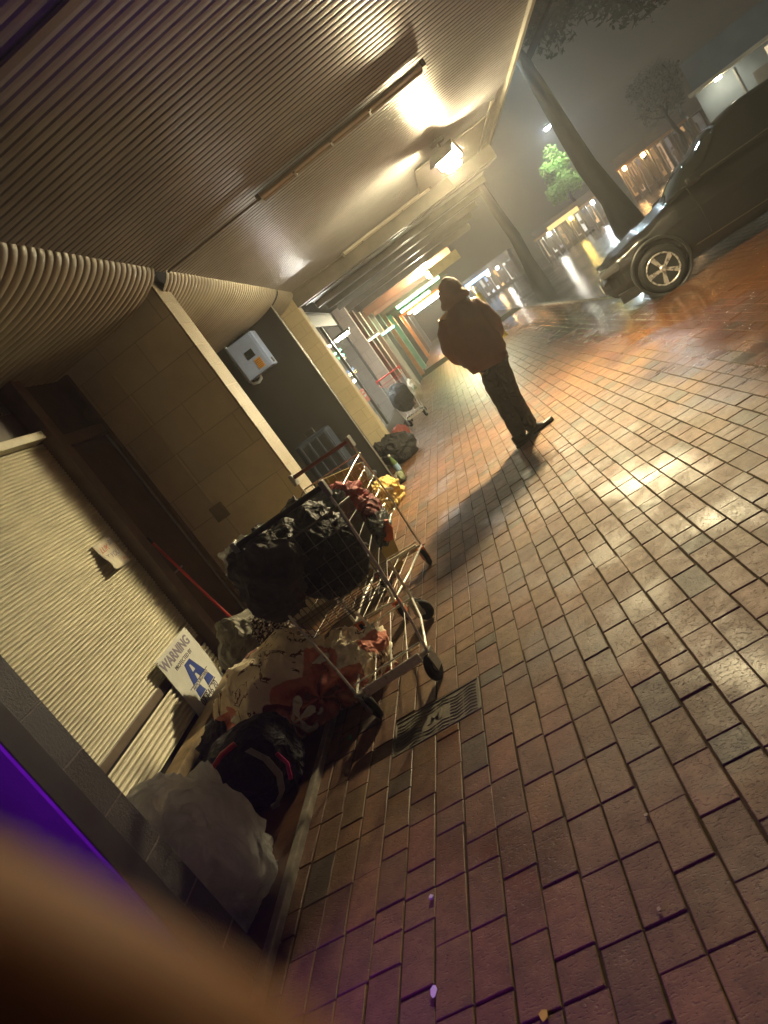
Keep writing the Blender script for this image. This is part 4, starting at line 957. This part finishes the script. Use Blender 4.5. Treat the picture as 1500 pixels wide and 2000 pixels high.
b = MB(); b.box(CX+4.36, CX+4.44, CY-.70, CY-.45, .68, .82, .03); b.box(CX+4.36, CX+4.44, CY+.45, CY+.70, .68, .82, .03); b.build('tail_lamp', M_REDPL, car)
M_RIM = simple('alloy_rim', (.62, .60, .56), .28, .7, .15, 20, .05)
def wheel(x, s):
    MW = Matrix.Translation((x, CY+s*.80, .300)) @ Matrix.Rotation(pi/2*(1 if s < 0 else -1), 4, 'X')
    b = MB(); b.lathe([(.372, -.05), (.372, .030), (.34, .034), (.335, .02), (.335, -.05)], 40, Matrix.Translation((x, CY+s*.845, .335)) @ Matrix.Rotation(pi/2*(1 if s < 0 else -1), 4, 'X')); b.build('wheel_arch', M_BLACKPL, car)
    MW = MW @ Matrix.Diagonal((.93, .93, 1, 1)); b = MB(); b.lathe([(.215, -.10), (.29, -.10), (.315, -.07), (.318, .04), (.305, .085), (.27, .10), (.228, .098), (.215, .085)], 44, MW); ty = b.build('wheel', M_RUB, car)
    b = MB(); b.lathe([(.216, -.05), (.224, .10), (.212, .106), (.200, .088), (.198, -.05)], 40, MW)
    for k in range(5):
        R5 = MW @ Matrix.Rotation(2*pi*k/5+.35, 4, 'Z')
        b.add([R5 @ V(q) for q in [(-.018, .03, .092), (.018, .03, .092), (.034, .205, .094), (-.034, .205, .094), (-.020, .03, .060), (.020, .03, .060), (.036, .205, .05), (-.036, .205, .05)]],
              [(0, 1, 2, 3), (4, 7, 6, 5), (0, 3, 7, 4), (1, 5, 6, 2), (0, 4, 5, 1), (2, 6, 7, 3)])
    b.lathe([(.055, .05), (.052, .092), (.030, .100), (.012, .101)], 16, MW); b.build('rim', M_RIM, ty)
    b = MB(); b.lathe([(.196, -.01), (.15, .0), (.02, .0)], 30, MW); b.build('brake_disc', simple('brake_steel', (.10, .10, .10), .45, .6), ty)
for s in (-1, 1):
    wheel(CX+.70, s); wheel(CX+3.42, s)

car.location = (4.30, 10.15, 0); car.rotation_euler = (0, 0, radians(-11.6))

# ================================================================== STREET: posts, trees, lamps, shops across the road
t = thing('bollard', (1.22, 19.6, 0), 'yellow post with pale cap beside the hooded person', 'bollard')
b = MB(); b.lathe([(.075, 0), (.075, 1.30), (.06, 1.36)], 16, Matrix.Translation((1.22, 19.6, 0))); b.build('post', simple('yellow_post', (.62, .47, .06), .4, 0, .15, 6, .1), t)
b = MB(); b.lathe([(.06, 1.361), (.06, 1.52), (.02, 1.56)], 16, Matrix.Translation((1.22, 19.6, 0))); b.build('cap', M_WHITEPL, t)
b = MB(); b.lathe([(.0765, .62), (.0765, .64)], 16, Matrix.Translation((1.22, 19.6, 0))); b.build('joint_band', M_RUB, t)
L_DARK = mat_leaf('dark_foliage', (.014, .016, .008), (.035, .036, .02)); L_GREEN = mat_leaf('green_foliage', (.10, .20, .04), (.22, .34, .07)); L_GREY = mat_leaf('grey_foliage', (.08, .10, .07), (.18, .20, .15))
def tree(loc, h, trunk_r, crown, mat, label, cat='tree', n=2600, leaf=.22, seed=0, lean=0, shape='round', group=None):
    rr = random.Random(seed); x, y, z = loc
    t = thing('street_tree', loc, label, cat, group)
    b = MB(); top = h*.62
    pts = [(x+lean*k/6*top+.08*rr.gauss(0, 1)*(k > 0), y+.08*rr.gauss(0, 1)*(k > 0), z+top*k/6-.05) for k in range(7)]
    b.tube(pts, [trunk_r*(1.5 if k == 0 else 1.12-.11*k) for k in range(7)], 12)
    cx, cy, cz, rx, rz = crown
    for k in range(6 if shape == 'round' else 4):
        a = 2*pi*k/6+rr.random(); s0 = pts[5+k % 2]; e = (x+cx+cos(a)*rx*.75, y+cy+sin(a)*rx*.75, z+cz+rz*(rr.random()-.35))
        mid = tuple((p+q)/2+.2*rr.gauss(0, 1) for p, q in zip(s0, e)); b.tube([s0, mid, e], [trunk_r*.28, trunk_r*.15, .02], 6)
    b.build('trunk', M_BARK, t)
    b = MB(); vs = []; fs = []
    cl = []
    for _ in range((26 if n < 6000 else 80) if shape == 'round' else 40):
        while True:
            d = V((rr.uniform(-1, 1), rr.uniform(-1, 1), rr.uniform(-1, 1)))
            if d.length < 1: break
        if shape == 'cone': f_ = .25+.75*(1-(d.z+1)/2)**.8; cl.append(V((d.x*rx*f_, d.y*rx*f_, d.z*rz)))
        else: cl.append(V((d.x*rx*.85, d.y*rx*.85, d.z*rz*.85)))
    cr = min(rx, rz)*((.42 if n < 6000 else .30) if shape == 'round' else .45)
    for _ in range(n):
        c = rr.choice(cl); d = V((rr.gauss(0, 1), rr.gauss(0, 1), rr.gauss(0, .8))).normalized()*cr*(.45+.6*rr.random())
        p = V((x+cx, y+cy, z+cz))+c+d; s_ = leaf*(.5+rr.random()*.8)
        a = V((rr.gauss(0, 1), rr.gauss(0, 1), rr.gauss(0, .6))).normalized(); c2 = a.orthogonal().normalized()
        o = len(vs); vs += [p-a*s_, p+c2*s_*.45, p+a*s_, p-c2*s_*.45]; fs.append((o, o+1, o+2, o+3))
    b.add(vs, fs); b.build('crown', mat, t); return t
tree((7.75, 28.96, -.02), 13.5, .42, (4.4, 4.6, 10.8, 7.6, 4.4), L_DARK, 'thick dark street tree trunk beside the green lit tree', n=44000, leaf=.17, seed=1, lean=-.045)
tree((4.45, 32.7, -.02), 11.5, .27, (0, 2.0, 10.6, 5.0, 3.6), L_DARK, 'slim dark street tree left of the lit shops across the road', n=16000, leaf=.15, seed=2, lean=.03)
tree((12.45, 55.2, -.02), 6.9, .16, (0, 0, 4.65, 1.25, 2.1), L_GREEN, 'bright green tree lit by the street lamp above it', n=5200, leaf=.12, seed=3, shape='cone')
tree((17.6, 47.6, -.02), 6.2, .2, (0, 0, 4.6, 1.6, 1.5), L_GREY, 'pale grey tree between the far shops and the blue grey building', n=3200, leaf=.15, seed=4)
t = thing('street_lamp', (13.6, 53.9, -.02), 'white street lamp shining above the green tree', 'street lamp')
b = MB(); b.tube([(13.6, 53.9, 0), (13.6, 53.9, 6.9), (13.45, 53.7, 7.35), (13.15, 53.45, 7.55)], [.09, .06, .05, .04], 10); b.build('pole', M_GALV, t)
b = MB(); b.box(12.75, 13.25, 53.15, 53.5, 7.46, 7.58, .04); hd = b.build('head', M_GREYPL, t)
b = MB(); b.box(12.80, 13.12, 53.18, 53.44, 7.33, 7.455, .03); b.build('lens', emis('street_white', (.80, .93, 1.0), 1300), hd)

t = thing('street_lamp', (8.1, 30.45, -.02), 'assumed tall street lamp hidden above the canopy edge, added for cool glints on the wet paving', 'street lamp')  # unseen lamp, assumed and added for the cool glint on the wet paving
b = MB(); b.tube([(8.1, 30.45, 0), (8.1, 30.45, 6.9), (8.0, 30.3, 7.45), (7.5, 29.5, 7.65)], [.08, .06, .05, .04], 10); b.build('pole', M_GALV, t)
b = MB(); b.box(6.9, 7.5, 28.9, 29.4, 7.60, 7.7, .04); hd = b.build('head', M_GREYPL, t)
b = MB(); b.box(6.93, 7.45, 28.93, 29.36, 7.585, 7.598); b.build('lens', emis('assumed_street_white', (.70, .92, 1.0), 520), hd)

def shop(x0, y0, x1, y1, h, label, wallc, glow, st, can=None, bays=4, seed=0, posts=True, sign=None, lamps=()):
    """a lit shop across the road, front line (x0,y0)-(x1,y1)"""
    rr = random.Random(seed); A = V((x0, y0, -.02)); B = V((x1, y1, -.02)); L = (B-A).length; a = atan2(y1-y0, x1-x0)
    M = Matrix.Translation(A) @ Matrix.Rotation(a, 4, 'Z')     # local x along the front, +y goes back
    t = thing('shop_building', tuple((A+B)/2), label, 'building', None)
    def add(b, nm, mt, par=t):
        b.v = [tuple(M @ V(q)) for q in b.v]; return b.build(nm, mt, par)
    b = MB(); b.box(0, L, .3, 5, 0, h); b.box(-.1, L+.1, .1, 5.1, h, h+.25); add(b, 'wall', simple('shop_wall_%d' % seed, wallc, .6, 0, .3, 1, .1))
    zt = h*.80; w = L/bays
    for k in range(bays):
        g = glow if isinstance(glow[0], (int, float)) else glow[k % len(glow)]
        s = st*(.5+rr.random())
        f = MB(); f.box(k*w+.05, k*w+.13, .18, .29, .1, zt); f.box((k+1)*w-.13, (k+1)*w-.05, .18, .29, .1, zt); f.box(k*w+.13, (k+1)*w-.13, .18, .29, zt-.08, zt); f.box(k*w+.13, (k+1)*w-.13, .18, .29, .1, .3)
        fr = add(f, 'window', M_DARKBEAM)
        p = MB(); q0 = k*w+.13
        p.quad((q0, .27, .3), (q0+w-.26, .27, .3), (q0+w-.26, .27, zt-.08), (q0, .27, zt-.08)); add(p, 'pane', emis('shop_%d_%d' % (seed, k), g, s), fr)
        p = MB()
        for j in range(4):
            xx = q0+rr.random()*max(.1, w-.5); p.box(xx, xx+.08+.25*rr.random(), .19, .25, .3+rr.random()*.5*zt, .35+(.3+.7*rr.random())*(zt-.5))
        add(p, 'display', M_DARKBEAM, fr)
    if can:
        b = MB(); b.box(-.1, L+.1, -1.6, .29, zt+.02, zt+.16); add(b, 'awning', simple('awning_%d' % seed, can, .5, 0, .2, 1, .1))
    if posts:
        for k in range(bays+1):
            b = MB(); b.tube([(k*w, -1.5, 0), (k*w, -1.5, zt+.02)], .05, 8); add(b, 'awning_post', M_CREAMFLAT)
    for xx, lc in lamps:
        b = MB(); b.box(xx, xx+.22, -1.62, -1.4, zt-.22, zt+.0); add(b, 'awning_lamp', emis('awning_lamp_%d_%.1f' % (seed, xx), lc, 80))  # glowing boxes added so the wet road shows streaks of light
    if sign:
        b = MB(); b.box(L*.2, L*.65, -1.66, -1.605, zt+.02, zt+.34); add(b, 'lit_sign', emis('sign_%d' % seed, sign[0], sign[1]))
    return t
shop(9.0, 55.6, 14.2, 54.4, 2.2, 'small lit shop across the wet road left of the thick tree trunk', (.16, .14, .12), [(1, .78, .5), (.9, .9, .8), (.4, .36, .4), (1, .62, .3), (.10, .09, .08)], .42, (.5, .34, .2), 11, 11, True, ((1, .66, .25), .9), ((.9, (1, .95, .8)), (2.6, (1, .66, .12)), (4.3, (.85, .95, 1))))
shop(15.2, 52.6, 19.6, 51.3, 2.9, 'orange lit shopfront with posts right of the thick tree trunk', (.15, .13, .11), [(1, .55, .22), (.8, .5, .3), (.35, .3, .28), (.12, .11, .1)], .28, (.55, .30, .14), 9, 12, lamps=((.3, (1, .55, .2)), (1.6, (1, .6, .25))))
shop(19.9, 51.2, 25.5, 49.6, 3.0, 'dim grey shopfront beyond the roof of the parked car', (.20, .19, .18), [(.5, .45, .4), (.25, .24, .24)], .10, (.22, .2, .18), 7, 13)
shop(2.9, 72.0, 8.6, 70.8, 2.6, 'distant shopfront with blue and white lights behind the hooded person', (.10, .10, .10), [(.5, .7, 1), (.9, .95, 1), (1, .55, .2), (.2, .2, .22), (1, 1, .9)], .7, None, 11, 14, False, ((.35, .6, 1.0), 3), ((1.2, (.6, .8, 1)), (3.4, (1, .6, .2)), (4.4, (1, .97, .85))))
t = thing('corner_building', (17.5, 36.5, 0), 'blue grey building with bright white canopy edge above the parked car', 'building')
Mq = Matrix.Translation((14.9, 37.2, -.02)) @ Matrix.Rotation(atan2(-1.4, 3.0), 4, 'Z')
def qb(nm, mt, par, *bxs):
    b = MB()
    for x in bxs: b.box(*x, M=Mq)
    return b.build(nm, mt, par)
qb('wall', simple('blue_grey_wall', (.20, .24, .27), .6, 0, .2, 1, .1), t, (.2, 12, 1.4, 9, 0, 4.4))
cq = qb('canopy', simple('white_canopy', (.70, .64, .48), .5, 0, .1, 1, .05), t, (0, 12, 0, 1.6, 2.86, 3.0))
qb('canopy_lamp', emis('canopy_white', (1, .90, .66), 95), cq, (1.15, 1.45, .30, .55, 2.76, 2.855))
qb('glowing_panel', emis('beige_panel_glow', (1, .80, .5), .55), t, (3.3, 8, 1.36, 1.395, .5, 2.7))  # beige wall panel made to glow by itself, its light put in as emission
qb('door', M_DARKBEAM, t, (2.5, 3.2, 1.36, 1.395, 0, 2.1)); qb('downpipe', M_GALV, t, (1.9, 1.98, 1.3, 1.38, 0, 2.8))
for k, x in enumerate((.6, 1.5)):
    qb('window', M_CARGL, t, (x, x+.5, 1.37, 1.395, .5, 1.4))

# ================================================================== photographer's finger, out of focus in front of the lens
def camp(x, y, d): return CAM+_W*d+_R*x+_U*y
def campf(x, y, d): return camp(x*1.2-.0020, y*1.2-.0034, d*1.2)
fj = [campf(.0030, -.0300, .0285), campf(-.0090, -.0233, .0285), campf(-.0215, -.0165, .028), campf(-.043, -.007, .020), campf(-.068, -.010, -.004), campf(-.090, -.050, -.03), campf(-.10, -.12, -.06), campf(-.11, -.22, -.10),
      campf(-.050, -.022, -.012), campf(-.030, -.030, -.020), campf(-.060, -.040, -.024), campf(-.038, -.050, -.030), campf(-.070, -.058, -.034), campf(-.050, -.066, -.040), campf(-.080, -.012, -.030), campf(-.060, .012, -.032)]
hand = skinned('photographer_hand', fj, [(0, 1), (1, 2), (2, 3), (3, 4), (4, 5), (5, 6), (6, 7), (4, 8), (8, 9), (5, 10), (10, 11), (5, 12), (12, 13), (4, 14), (14, 15)],
               [.0092, .0102, .0104, .011, .020, .026, .024, .03, .0088, .0078, .0088, .0078, .0082, .0072, .010, .0088], simple('finger_skin', (.36, .17, .075), .6, 0, .1, 30, .1, 300, .15, Subsurface_Weight=.5, Subsurface_Scale=1.0, Subsurface_Radius=(.008, .003, .0015)), None, 2, 5)
tag(hand, 'blurred fingertip of the photographer covering the lower left corner', 'hand')

# ================================================================== drizzle haze
b = MB(); b.box(-7, 75, -12, 120, -1.1, 14)
hz = b.build('haze', simple('haze_dummy', (.5, .5, .5)), None)
hm = bpy.data.materials.new('haze'); hm.use_nodes = True; hm.node_tree.nodes.clear()
ho = hm.node_tree.nodes.new('ShaderNodeOutputMaterial'); hv = hm.node_tree.nodes.new('ShaderNodeVolumePrincipled')
hv.inputs['Color'].default_value = (.92, .90, .86, 1); hv.inputs['Density'].default_value = .0043; hv.inputs['Anisotropy'].default_value = .62
hm.node_tree.links.new(hv.outputs[0], ho.inputs['Volume']); hz.data.materials.clear(); hz.data.materials.append(hm)
hz['kind'] = 'stuff'; hz.display_type = 'WIRE'
